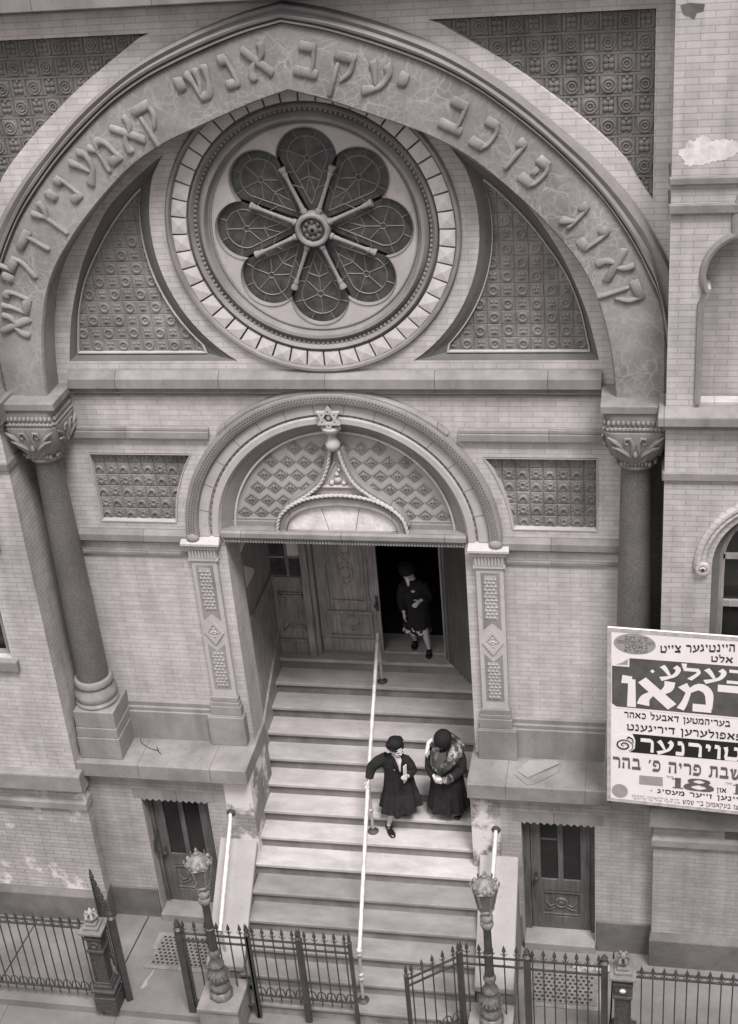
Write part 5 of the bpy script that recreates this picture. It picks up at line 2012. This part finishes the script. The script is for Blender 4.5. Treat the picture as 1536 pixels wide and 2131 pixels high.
# small things
m = MB()
random.seed(3)
row0, row1 = [], []
for i in range(15):
    t = i / 14
    x = 2.78 + .55 * t
    w = .05 + .035 * sin(t * 9) * (.5 if i not in (0, 14) else 0)
    row0.append((x, -.93 + .03 * sin(i * 2.1) - w * .5, area_z(-.93) + .03 + .015 * sin(i * 1.7)))
    row1.append((x + .01, -.84 + .03 * sin(i * 1.3) + w * .3, area_z(-.84) + .05 + .03 * sin(i * 2.3 + 1)))
mid = [((a[0] + b[0]) / 2, (a[1] + b[1]) / 2, max(a[2], b[2]) + .03) for a, b in zip(row0, row1)]
m.loft([row0, mid, row1])
o = m.build("paper_scrap", 'cheek')
tag(o, "crumpled white paper scrap on the paving behind the shut basement gate", "paper")
m = MB()
a = [(2.08, -.376), (2.21, -.146), (2.576, -.149), (2.60, -.20), (2.218, -.497)]
n = len(a)
m.add([(x, y, 2.692 + (.012 if i in (2, 3) else 0)) for i, (x, y) in enumerate(a)] + [(x, y, 2.704 + (.016 if i in (2, 3) else 0)) for i, (x, y) in enumerate(a)],
      [tuple(range(n)), tuple(range(n, 2 * n))] + [(i, (i + 1) % n, n + (i + 1) % n, n + i) for i in range(n)])
o = m.build("cardboard_sheet", 'card')
tag(o, "upper of two loose cardboard sheets lying on the stone ledge", "cardboard", "cardboard sheets on the ledge")
m = MB()
a = [(2.04, -.42), (2.13, -.16), (2.62, -.13), (2.60, -.33), (2.42, -.50), (2.30, -.60), (2.21, -.60)]
n = len(a)
m.add([(x, y, 2.677) for x, y in a] + [(x, y, 2.688) for x, y in a], [tuple(range(n)), tuple(range(n, 2 * n))] + [(i, (i + 1) % n, n + (i + 1) % n, n + i) for i in range(n)])
o = m.build("cardboard_sheet", 'ledge')
tag(o, "lower of two cardboard sheets on the stone ledge, mostly covered by the other", "cardboard", "cardboard sheets on the ledge")
m = MB()
m.tube([(-3.10, -.06, 2.68), (-3.05, -.18, 2.682), (-2.9, -.29, 2.682), (-2.76, -.335, 2.684), (-2.69, -.41, 2.69)], [.004, .005, .005, .007, .004], 5)
m.tube([(-2.80, -.26, 2.69), (-2.755, -.335, 2.685)], [.004, .009], 5)
o = m.build("twig", 'twig')
tag(o, "thin bent dry twig lying on the empty stone ledge", "twig")

# ------------------------------------------------------------------ poster board
PT = thing("poster_board", "large white poster board with black and white Hebrew lettering standing on the tower base", "poster", (3.228, -.90, 5.294), -radians(4.3))
PW, PH = 2.35, 2.545
m = MB()
m.box(0, PW, 0, .03, -PH, 0)
PAN = m.build("panel", 'pwhite', PT, bevel=.003)
m = MB()
for a, b, c, d in ((.0, .045, -PH, .0), (.045, PW, -.05, .0), (.045, PW, -PH, -PH + .05)):
    m.box(a, b, -.004, 0, c, d)
m.build("edge_strip", 'pedge', PT)
m = MB()
m.box(.045, PW, -.0012, 0, -1.132, -1.128)
for z in (-.62, -1.13, -1.86):
    m.add([(-.012, -.006, z), (.03, -.007, z + .008), (.034, -.007, z - .012), (-.004, -.006, z - .016)], [(0, 1, 2, 3)])
m.build("sheet_seam", 'pedge', PT)
m = MB()
m.box(.02, .05, .03, .12, -PH - .08, -.1)
m.box(1.7, 1.78, .03, .12, -PH - .08, -.1)
m.box(.0, PW, .031, .07, -1.4, -1.3)
m.build("battens", 'wood_l', PT)


def poly_flat(mb, pts, y):
    mb.plate([pts], y, y + .0005)


E1 = -.0015
m = MB()
m.plate([[(.253, -.40), (PW, -.392), (PW, -1.105), (.108, -1.105), (.055, -1.063), (.054, -.525), (.253, -.525)]], E1, 0)
m.build("dark_banner", 'pdark', PT)
m = MB()
m.plate([[(.10, -.505), (.17, -.47), (.235, -.415), (.235, -.50)]], E1, 0)
m.build("corner_flourish", 'ink_m', PT)
m = MB()
m.plate([[(.30 + .0, -1.485), (PW, -1.465), (PW, -1.735), (.27, -1.765), (.33, -1.70), (.335, -1.58)]], E1, 0)
m.build("black_banner", 'ink', PT)
m = MB()
m.plate([arc(.31, -.20, .238, 0, 2 * pi * 39 / 40, 40, .60)], E1, 0)
m.build("oval_panel", 'ink_m', PT)
m = MB()
m.plate([arc(.155, -2.375, .098, 0, 2 * pi * 35 / 36, 36, 1.1)], E1, 0)
m.build("grey_disc", 'ink_m', PT)
m = MB()
m.plate([[(.385, -2.24), (.668, -2.235), (.665, -2.095), (.387, -2.10)]], E1, 0)
m.build("grey_panel", 'ink_m', PT)


def lettering(mt, lines, y, sw=1.0, label=None):
    for t, xl, xr, z, h, *sl in lines:
        mb = MB()
        text_line(mb, t, xl, xr, z, h, y, sw, sl[0] if sl else 0)
        mb.build("lettering", mt, PT)


Y2 = -.004
lettering('ink', [("היינטיגער צייט", .60, 1.425, -.285, .10, .115), ("בעריהמטען דאבעל כאהר", .20, 1.415, -1.25, .082), ("פאפולערען דיריגענט", .235, 1.56, -1.435, .095),
                  ("זיינען זייער מעסיג ·", .52, 1.60, -2.345, .065), ("אלט", 1.167, 1.405, -.355, .08), ("און", 1.30, 1.41, -2.235, .07)], Y2, 1.22)
lettering('ink', [("צו בעקאמען ביי שמש", .906, 1.56, -2.47, .07)], Y2, .8)
lettering('ink_g', [("דיא בילעטען זענען", .30, .86, -2.435, .026), ("אין דער שול צו קריגען", .32, .88, -2.475, .026), ("מאי", .70, .79, -2.09, .03), ("שעה", 1.40, 1.47, -2.10, .03)], Y2, .8)
lettering('ink_g', [("מיט דעם", .20, .45, -.145, .05), ("לאנג ערווארטעטען", .11, .53, -.20, .045), ("גאסט", .20, .46, -.26, .05), ("זענען דא", .19, .46, -.315, .042)], Y2)
lettering('ink_g', [("שבת פריה פ' בהר", .07, 1.56, -2.015, .165)], Y2, 1.3)
m = MB()
flat_glyph(m, '1', .765, -2.24, .15, .16, Y2)
flat_glyph(m, '8', .925, -2.245, .33, .18, Y2)
flat_glyph(m, '1', 1.48, -2.24, .12, .16, Y2)
m.build("date_numerals", 'ink_g', PT)
lettering('pwhite', [("ר", 1.60, 1.80, -.65, .2)], Y2)
m = MB()
flat_glyph(m, 'ע', .600, -.655, .222, .20, Y2, sw=1.35)
flat_glyph(m, 'ל', .845, -.63, .215, .165, Y2, sw=1.35)
flat_glyph(m, 'ע', 1.095, -.645, .235, .195, Y2, sw=1.35)
flat_glyph(m, 'ב', 1.35, -.64, .26, .20, Y2)
flat_glyph(m, 'ן', .160, -.985, .185, .325, Y2, sw=1.55)
flat_glyph(m, 'א', .375, -1.06, .40, .385, Y2, sw=1.5)
flat_glyph(m, 'מ', .835, -1.06, .385, .375, Y2, sw=1.4)
flat_glyph(m, 'ר', 1.255, -1.02, .42, .35, Y2, sw=1.35)
flat_glyph(m, 'ע', 1.75, -1.06, .30, .35, Y2)
m.plate([[(.492, -.557), (.517, -.53), (.542, -.557), (.517, -.585)]], Y2, Y2 + .002)
m.build("white_lettering", 'pwhite', PT)
m = MB()
text_line(m, "טוירנער", .395, 1.545, -1.735, .20, Y2, 1.3)
m.build("white_lettering", 'pwhite', PT)
m = MB()
sp = []
for i in range(44):
    t = i / 43
    a = -1.0 + 4.6 * pi * t * .82
    r = .12 * (1 - t * .86)
    sp.append((.20 + r * cos(a) * .95, -.0035, -1.665 + r * sin(a) * .8))
m.tube(sp, [.004 + .006 * sin(pi * i / 43) for i in range(44)], 5)
m.tube([(.31, -.0035, -1.62), (.30, -.0035, -1.56), (.255, -.0035, -1.535), (.24, -.0035, -1.56)], [.006, .008, .01, .012], 5)
m.build("scroll_flourish", 'ink', PT)
m = MB()
m.plate([arc(.20, -1.64, .132, 0, 2 * pi * 31 / 32, 32, 1.05)], -.0019, 0)
m.build("scroll_ground", 'pwhite', PT)

# ------------------------------------------------------------------ people
def head(mb, c, f, r=.092):
    """head with face towards f"""
    f = Vector(f).normalized()
    sd_ = f.cross(Vector((0, 0, 1))).normalized()
    u = sd_.cross(f).normalized()
    c = Vector(c)
    n0 = len(mb.v)
    mb.ball((0, 0, 0), (.078, .094, .112), 14, 10)
    mb.ball((0, .055, -.055), (.05, .045, .055), 10, 8)          # jaw and chin
    mb.tube([(0, .088, .03), (0, .112, -.018), (0, .092, -.028)], [.009, .016, .012], 6)   # nose
    mb.ball((0, .085, -.062), (.024, .014, .010), 8, 6)          # mouth
    for s_ in (-1, 1):
        mb.ball((s_ * .08, -.005, -.01), (.012, .022, .032), 8, 6)   # ears
        mb.ball((s_ * .036, .078, -.02), (.024, .02, .02), 8, 6)     # cheeks
        mb.tube([(s_ * .012, .095, .03), (s_ * .05, .083, .03)], [.010, .008], 6)   # brows
    k = r / .092
    for i in range(n0, len(mb.v)):
        v = Vector(mb.v[i]) * k
        mb.v[i] = tuple(c + sd_ * v.x + f * v.y + u * v.z)
    return sd_, f, u


def hand(mb, w, d, pn, curl, k=1.0):
    """palm from the wrist w along d, palm facing pn, fingers curling by curl (radians per joint)"""
    d, pn, w = Vector(d).normalized(), Vector(pn).normalized(), Vector(w)
    s_ = d.cross(pn).normalized()
    mb.tube([w - d * .02, w + d * .01, w + d * .05 * k, w + d * .085 * k], [.026, .028, .037 * k, .034 * k], 10, sq=.62)
    for i, (o, L) in enumerate(((-.030, .062), (-.010, .074), (.010, .070), (.028, .055))):
        p = w + d * .08 * k + s_ * o * k
        dd = d.copy()
        pts = [p.copy()]
        for j in range(3):
            a = curl * (.8 + .1 * i)
            dd = (dd * cos(a) + pn * sin(a)).normalized() if j or curl > .5 else (dd + pn * .15).normalized()
            p = p + dd * L * k * (.44, .32, .26)[j]
            pts.append(p.copy())
        mb.tube(pts, [.0095 * k, .0095 * k, .0085 * k, .007 * k], 7)
    p = w + d * .03 * k - s_ * .03 * k
    t1 = (d * .6 - s_ * .7 + pn * .3).normalized()
    t2 = (d * .8 + pn * .6).normalized()
    mb.tube([p, p + t1 * .035 * k, p + t1 * .035 * k + t2 * .035 * k], [.012 * k, .011 * k, .008 * k], 7)


def shoe(parent, heel, toe, z, org, name="shoe"):
    h_, t_ = Vector((heel[0], heel[1], z)), Vector((toe[0], toe[1], z))
    d = (t_ - h_)
    d.z = 0
    L = d.length
    d.normalize()
    s_ = Vector((-d.y, d.x, 0))
    mb = MB()
    sec = [(0, .026, .075), (.06, .034, .085), (.25, .036, .075), (.5, .044, .058), (.75, .046, .046), (.92, .034, .036), (1.0, .014, .022)]
    rows = []
    for t, w, hh in sec:
        p = h_ + d * L * t
        rows.append([p - s_ * w + Vector((0, 0, .0)), p - s_ * w * 1.04 + Vector((0, 0, hh * .5)), p - s_ * w * .55 + Vector((0, 0, hh)), p + s_ * w * .55 + Vector((0, 0, hh)),
                     p + s_ * w * 1.04 + Vector((0, 0, hh * .5)), p + s_ * w])
    mb.loft(rows, True, True)
    mb.tube([h_ + d * L * .42 + s_ * .035 + Vector((0, 0, .068)), h_ + d * L * .45 + Vector((0, 0, .078)), h_ + d * L * .42 - s_ * .035 + Vector((0, 0, .068))], .007, 5)
    return mb.build(name, 'shoe', parent, smooth=True, org=org)


def rings(mb, spec, fold=0.0, nf=7, seg=40, ph=0.0):
    """garment lofted through (z, cx, cy, rx, ry, fold_weight[, tilt_x, tilt_y])"""
    rows = []
    for sp_ in spec:
        z, cx, cy, rx, ry, fw = sp_[:6]
        tx, ty = (sp_[6], sp_[7]) if len(sp_) > 6 else (0, 0)
        row = []
        for j in range(seg):
            a = 2 * pi * j / seg
            k = 1 + fold * fw * (cos(nf * a + ph) * .6 + cos((nf * 2 - 3) * a + 1.3 + ph) * .4)
            x, y = rx * cos(a) * k, ry * sin(a) * k
            row.append((cx + x, cy + y, z + tx * x + ty * y))
        rows.append(row)
    mb.loft(rows, True, True)


def finish(mb, name, m_, parent, org, vox, it=3):
    ob = mb.build(name, m_, parent, org=org)
    baked(ob, vox, it)
    ob.data.materials.clear()
    ob.data.materials.append(MT[m_])
    return ob


def eyes(c, sd_, f, u, parent, org):
    for s_ in (-1, 1):
        mb = MB()
        p = Vector(c) + sd_ * .034 * s_ + f * .086 + u * .016
        mb.ball(p, (.012, .012, .009), 8, 6)
        mb.build("eye", 'hair', parent, smooth=True, org=org)


# woman holding the rail
O1 = (.43, 0, LZ - 6 * H)
W1 = thing("person", "woman in plain black coat and hat stepping down, one hand on the rail", "person", O1)
m = MB()
hc = (.475, -.155, 2.785)
fr1 = head(m, hc, (.70, -.68, -.22))
m.tube([(.44, -.07, 2.56), (.45, -.10, 2.64), (.465, -.14, 2.74)], [.06, .05, .05], 10)
m.tube([(.43, .02, 2.12), (.435, -.02, 2.32), (.435, -.05, 2.48), (.44, -.07, 2.58)], [.15, .13, .14, .09], 14)
RH = Vector((.085, -.205, 2.215))
m.tube([(.30, -.07, 2.55), (.11, -.085, 2.40), (.075, -.17, 2.25)], [.05, .04, .027], 10)
m.tube([(.57, -.08, 2.54), (.645, -.06, 2.34), (.60, -.20, 2.36)], [.05, .04, .027], 10)
m.tube([(.38, .01, 2.15), (.36, -.10, 1.84), (.325, -.115, 1.62), (.275, -.10, 1.44), (.268, -.11, 1.40)], [.085, .055, .048, .028, .034], 10)
m.tube([(.50, .02, 2.15), (.505, -.06, 1.86), (.48, .01, 1.72), (.45, .06, 1.61), (.455, .05, 1.57)], [.085, .055, .046, .03, .034], 10)
hand(m, (.072, -.175, 2.235), (-.10, -.75, -.35), (-.2, .2, -1), .75, .95)
hand(m, (.60, -.205, 2.365), (-.1, -.75, .35), (-.9, .1, .2), .7, .95)
finish(m, "body", 'skin', W1, O1, .0085, 2)
eyes(hc, *fr1, W1, O1)
m = MB()
rings(m, [(2.62, .44, -.075, .06, .05, 0), (2.60, .44, -.075, .13, .08, 0), (2.56, .437, -.07, .185, .105, 0), (2.46, .44, -.05, .20, .135, 0), (2.32, .445, -.03, .185, .14, 0), (2.18, .45, -.01, .20, .155, .2),
          (2.0, .455, .0, .225, .18, .6), (1.85, .45, -.02, .26, .225, 1.0, .12, .06), (1.74, .45, -.03, .28, .25, 1.2, .14, .1)], .13, 8, 96, .4)
m.tube([(.33, -.07, 2.56), (.20, -.075, 2.485), (.11, -.085, 2.40), (.085, -.13, 2.32), (.078, -.165, 2.265)], [.085, .082, .074, .062, .056], 12)
m.tube([(.555, -.075, 2.55), (.62, -.07, 2.44), (.65, -.06, 2.35), (.625, -.13, 2.35), (.607, -.175, 2.36)], [.08, .08, .074, .062, .054], 12)
finish(m, "coat", 'coat', W1, O1, .009, 2)
m = MB()                                            # lapels
m.tube([(.40, -.13, 2.63), (.455, -.20, 2.55), (.505, -.20, 2.42)], [.025, .035, .01], 8, sq=.4)
m.tube([(.535, -.13, 2.63), (.555, -.19, 2.56), (.52, -.20, 2.42)], [.025, .03, .01], 8, sq=.4)
m.build("lapel", 'coat', W1, smooth=True, org=O1)
m = MB()
m.loft([[(.425, -.12, 2.69), (.44, -.155, 2.68), (.50, -.20, 2.665), (.53, -.175, 2.665)], [(.43, -.135, 2.65), (.455, -.18, 2.64), (.515, -.215, 2.60), (.54, -.18, 2.62)], [(.48, -.19, 2.55), (.495, -.205, 2.53), (.52, -.215, 2.53), (.53, -.20, 2.55)],
        [(.505, -.2, 2.44), (.51, -.205, 2.44), (.515, -.205, 2.44), (.52, -.2, 2.44)]])
m.build("blouse", 'white', W1, smooth=True, org=O1)
m = MB()
hq = Vector(hc)
sdv, fv, uv_ = fr1
n0 = len(m.v)
m.lathe([(.02, .155), (.07, .145), (.098, .115), (.105, .075), (.104, .045), (.118, .040), (.122, .03), (.112, .022), (.09, .02)], (0, 0, 0), 24, cap=True)
m.ball((-.10, -.03, .07), (.035, .05, .035), 10, 8)
m.ball((.095, -.02, .075), (.03, .045, .03), 10, 8)
m.tube([(-.1, .02, .10), (0, .06, .125), (.09, .02, .11)], [.02, .024, .02], 8)
for i in range(n0, len(m.v)):
    v = Vector(m.v[i])
    m.v[i] = tuple(hq + sdv * v.x + fv * (v.y - .03) + uv_ * (v.z + .004))
m.build("hat", 'hat', W1, smooth=True, org=O1)
m = MB()
n0 = len(m.v)
m.ball((0, -.03, .0), (.088, .08, .088), 12, 8)
m.ball((0, -.075, -.045), (.045, .035, .035), 10, 8)
for i in range(n0, len(m.v)):
    v = Vector(m.v[i])
    m.v[i] = tuple(hq + sdv * v.x + fv * v.y + uv_ * v.z)
m.build("hair", 'hair', W1, smooth=True, org=O1)
shoe(W1, (.243, -.075), (.365, -.28), LZ - 7 * H, O1)
shoe(W1, (.43, .11), (.515, -.045), LZ - 6 * H, O1)
m = MB()
m.hexa([(.560, -.262, 2.30), (.572, -.262, 2.30), (.60, -.20, 2.30), (.588, -.20, 2.30)], [(.575, -.29, 2.60), (.587, -.29, 2.60), (.615, -.235, 2.60), (.603, -.235, 2.60)])
o = m.build("folded_paper", 'white', None, bevel=.003)
tag(o, "narrow folded white paper held upright by the woman at the rail", "paper")

# stout woman in the fur stole
O2 = (1.09, .05, LZ - 6 * H)
W2 = thing("person", "woman in black coat with mottled fur stole, head bowed over clasped hands on the stairs", "person", O2)
m = MB()
hc = (1.095, -.035, 2.865)
fr2_ = head(m, hc, (-.32, -.62, -.72))
m.tube([(1.09, .03, 2.64), (1.09, .02, 2.74), (1.095, -.01, 2.84)], [.065, .055, .052], 10)
m.tube([(1.09, .06, 2.15), (1.09, .05, 2.4), (1.09, .04, 2.58), (1.09, .03, 2.68)], [.17, .15, .15, .09], 14)
m.tube([(.93, .03, 2.64), (.895, -.02, 2.40), (.955, -.15, 2.35)], [.055, .045, .028], 10)
m.tube([(1.26, .03, 2.64), (1.30, -.03, 2.40), (1.09, -.18, 2.335)], [.055, .045, .028], 10)
m.tube([(1.02, .06, 2.2), (.96, .04, 1.9), (.935, .09, 1.75), (.915, .09, 1.60), (.915, .08, 1.57)], [.09, .06, .05, .034, .036], 10)
m.tube([(1.16, .06, 2.2), (1.18, .02, 1.9), (1.195, .07, 1.75), (1.20, .09, 1.60), (1.20, .08, 1.57)], [.09, .06, .05, .034, .036], 10)
hand(m, (.955, -.155, 2.35), (.75, -.55, -.25), (.3, .8, -.3), .65, 1.05)
hand(m, (1.08, -.185, 2.335), (-.9, -.25, -.05), (.1, .85, -.2), .6, 1.05)
finish(m, "body", 'skin', W2, O2, .0085, 2)
eyes(hc, *fr2_, W2, O2)
m = MB()
rings(m, [(2.74, 1.09, .03, .06, .05, 0), (2.72, 1.09, .03, .14, .10, 0), (2.67, 1.09, .03, .20, .135, 0), (2.55, 1.095, .03, .215, .16, 0), (2.38, 1.095, .04, .21, .165, 0), (2.2, 1.095, .05, .22, .17, .2),
          (2.0, 1.09, .055, .24, .185, .5), (1.84, 1.09, .055, .26, .20, .9), (1.71, 1.09, .05, .275, .215, 1.1, .06, .02)], .12, 9, 96, 1.1)
m.tube([(.95, .03, 2.65), (.905, .0, 2.52), (.89, -.03, 2.41), (.92, -.10, 2.36), (.945, -.135, 2.35)], [.09, .085, .078, .066, .056], 12)
m.tube([(1.24, .03, 2.65), (1.29, .0, 2.52), (1.305, -.04, 2.41), (1.22, -.12, 2.36), (1.13, -.17, 2.34)], [.09, .088, .08, .07, .06], 12)
finish(m, "coat", 'coat', W2, O2, .009, 2)
m = MB()
rings(m, [(1.80, 1.08, .05, .22, .17, .3), (1.70, 1.08, .05, .235, .18, .8), (1.655, 1.08, .045, .24, .185, 1)], .04, 9, 40)
m.build("skirt", 'dress', W2, smooth=True, org=O2)
m = MB()
m.tube([(.98, -.13, 2.44), (.965, -.14, 2.55), (.97, -.10, 2.68), (1.00, -.02, 2.775), (1.05, .09, 2.81), (1.15, .10, 2.81), (1.235, .04, 2.785), (1.25, -.06, 2.72), (1.20, -.14, 2.62), (1.10, -.18, 2.51), (1.01, -.18, 2.43)],
       [.04, .05, .055, .065, .075, .08, .085, .09, .085, .07, .045], 12)
m.tube([(1.22, .09, 2.79), (1.29, .03, 2.72), (1.29, -.05, 2.60)], [.05, .07, .05], 10)
ob = finish(m, "fur_stole", 'fur', W2, O2, .013, 2)
m = MB()
m.tube([(1.20, -.135, 2.355), (1.13, -.185, 2.345), (1.07, -.20, 2.34)], [.06, .075, .05], 10)
finish(m, "fur_cuff", 'fur', W2, O2, .012, 2)
m = MB()
m.loft([[(1.0, -.10, 2.74), (1.06, -.13, 2.73), (1.13, -.11, 2.73)], [(1.0, -.165, 2.62), (1.05, -.185, 2.62), (1.12, -.17, 2.62)], [(.985, -.175, 2.48), (1.0, -.185, 2.48), (1.02, -.185, 2.48)]])
m.build("blouse", 'dress', W2, smooth=True, org=O2)
hq = Vector(hc)
sdv, fv, uv_ = fr2_
m = MB()
n0 = len(m.v)
m.lathe([(.02, .165), (.06, .155), (.10, .125), (.122, .08), (.126, .045), (.118, .02), (.10, .01)], (0, 0, 0), 26, cap=True)
m.ball((-.03, .09, .07), (.05, .03, .03), 8, 6)
for i in range(n0, len(m.v)):
    v = Vector(m.v[i])
    m.v[i] = tuple(hq + sdv * v.x + fv * (v.y * 1.05 - .015) + uv_ * (v.z - .01))
m.build("hat", 'hat', W2, smooth=True, org=O2)
m = MB()
n0 = len(m.v)
m.ball((0, -.035, .0), (.09, .082, .088), 12, 8)
for i in range(n0, len(m.v)):
    v = Vector(m.v[i])
    m.v[i] = tuple(hq + sdv * v.x + fv * v.y + uv_ * v.z)
m.build("hair", 'hair', W2, smooth=True, org=O2)
shoe(W2, (.945, .12), (.865, .035), LZ - 6 * H, O2)
shoe(W2, (1.20, .14), (1.21, -.06), LZ - 6 * H, O2)
m = MB()
m.tube([(.90, -.02, 2.60), (.865, -.04, 2.70), (.885, -.02, 2.80), (.93, .03, 2.83)], [.02, .055, .05, .025], 8, sq=.55)
m.tube([(.87, -.07, 2.58), (.855, -.07, 2.68), (.90, -.06, 2.77)], [.012, .04, .02], 7, sq=.5)
o = finish(m, "cloth_bundle", 'white', None, (0, 0, 0), .011, 2)
tag(o, "crumpled white cloth tucked under the arm of the woman in fur", "cloth")

# woman coming out of the dark doorway
O3 = (.42, 2.25, LZ)
W3 = thing("person", "woman in black with patterned dress hem stepping out of the dark doorway", "person", O3)
m = MB()
hc = (.345, 2.195, 4.075)
fr3 = head(m, hc, (-.35, -.80, -.40))
m.tube([(.39, 2.28, 3.84), (.375, 2.26, 3.93), (.355, 2.22, 4.03)], [.06, .05, .05], 10)
m.tube([(.42, 2.30, 3.38), (.41, 2.29, 3.60), (.40, 2.28, 3.76), (.395, 2.28, 3.86)], [.14, .125, .13, .08], 14)
m.tube([(.25, 2.27, 3.81), (.20, 2.24, 3.56), (.26, 2.12, 3.42)], [.05, .04, .027], 10)
m.tube([(.54, 2.28, 3.81), (.61, 2.25, 3.58), (.515, 2.13, 3.63)], [.05, .04, .027], 10)
m.tube([(.36, 2.30, 3.4), (.31, 2.24, 3.10), (.325, 2.33, 2.92), (.34, 2.37, 2.80), (.34, 2.36, 2.76)], [.085, .055, .048, .03, .034], 10)
m.tube([(.48, 2.29, 3.4), (.53, 2.17, 3.10), (.555, 2.18, 2.92), (.57, 2.19, 2.78), (.572, 2.18, 2.73)], [.085, .055, .048, .03, .034], 10)
hand(m, (.26, 2.12, 3.42), (.1, -.3, -.9), (.9, .2, 0), .35)
hand(m, (.51, 2.12, 3.635), (-.6, -.5, -.45), (-.3, .8, -.3), .4)
finish(m, "body", 'skin', W3, O3, .0085, 2)
eyes(hc, *fr3, W3, O3)
m = MB()
rings(m, [(3.90, .39, 2.27, .06, .05, 0), (3.88, .39, 2.27, .13, .08, 0), (3.83, .395, 2.275, .175, .105, 0), (3.72, .40, 2.28, .19, .13, 0), (3.56, .41, 2.285, .175, .135, 0), (3.40, .415, 2.28, .19, .15, .3), (3.2, .415, 2.26, .205, .165, .8), (3.12, .41, 2.255, .21, .17, 1)], .05, 6, 48)
m.tube([(.27, 2.27, 3.82), (.22, 2.25, 3.66), (.205, 2.24, 3.57), (.235, 2.17, 3.48), (.255, 2.13, 3.44)], [.08, .075, .07, .058, .05], 12)
m.tube([(.52, 2.28, 3.82), (.585, 2.26, 3.68), (.605, 2.25, 3.59), (.57, 2.18, 3.61), (.53, 2.14, 3.63)], [.08, .075, .07, .058, .05], 12)
finish(m, "coat", 'coat', W3, O3, .011, 3)
m = MB()
rings(m, [(3.20, .41, 2.255, .185, .15, .5), (3.10, .405, 2.25, .205, .165, 1), (3.055, .40, 2.245, .21, .17, 1.2, -.08, 0)], .05, 7, 48)
m.build("dress_hem", 'floral', W3, smooth=True, org=O3)
m = MB()
m.loft([[(.30, 2.17, 3.97), (.33, 2.15, 3.96), (.37, 2.16, 3.96)], [(.335, 2.145, 3.86), (.345, 2.14, 3.85), (.36, 2.145, 3.86)]])
m.build("collar", 'white', W3, smooth=True, org=O3)
hq = Vector(hc)
sdv, fv, uv_ = fr3
m = MB()
n0 = len(m.v)
m.lathe([(.02, .14), (.07, .13), (.1, .10), (.108, .06), (.12, .035), (.13, .02), (.1, .012)], (0, 0, 0), 24, cap=True)
for i in range(n0, len(m.v)):
    v = Vector(m.v[i])
    m.v[i] = tuple(hq + sdv * v.x + fv * (v.y + .0) + uv_ * (v.z + .012))
m.build("hat", 'hat', W3, smooth=True, org=O3)
m = MB()
n0 = len(m.v)
m.ball((0, -.03, .0), (.088, .08, .088), 12, 8)
m.ball((0, -.07, -.06), (.07, .035, .06), 10, 8)
for i in range(n0, len(m.v)):
    v = Vector(m.v[i])
    m.v[i] = tuple(hq + sdv * v.x + fv * v.y + uv_ * v.z)
m.build("hair", 'hair', W3, smooth=True, org=O3)
shoe(W3, (.335, 2.42), (.352, 2.19), LZ + .022, O3)
shoe(W3, (.565, 2.235), (.59, 2.015), LZ, O3)
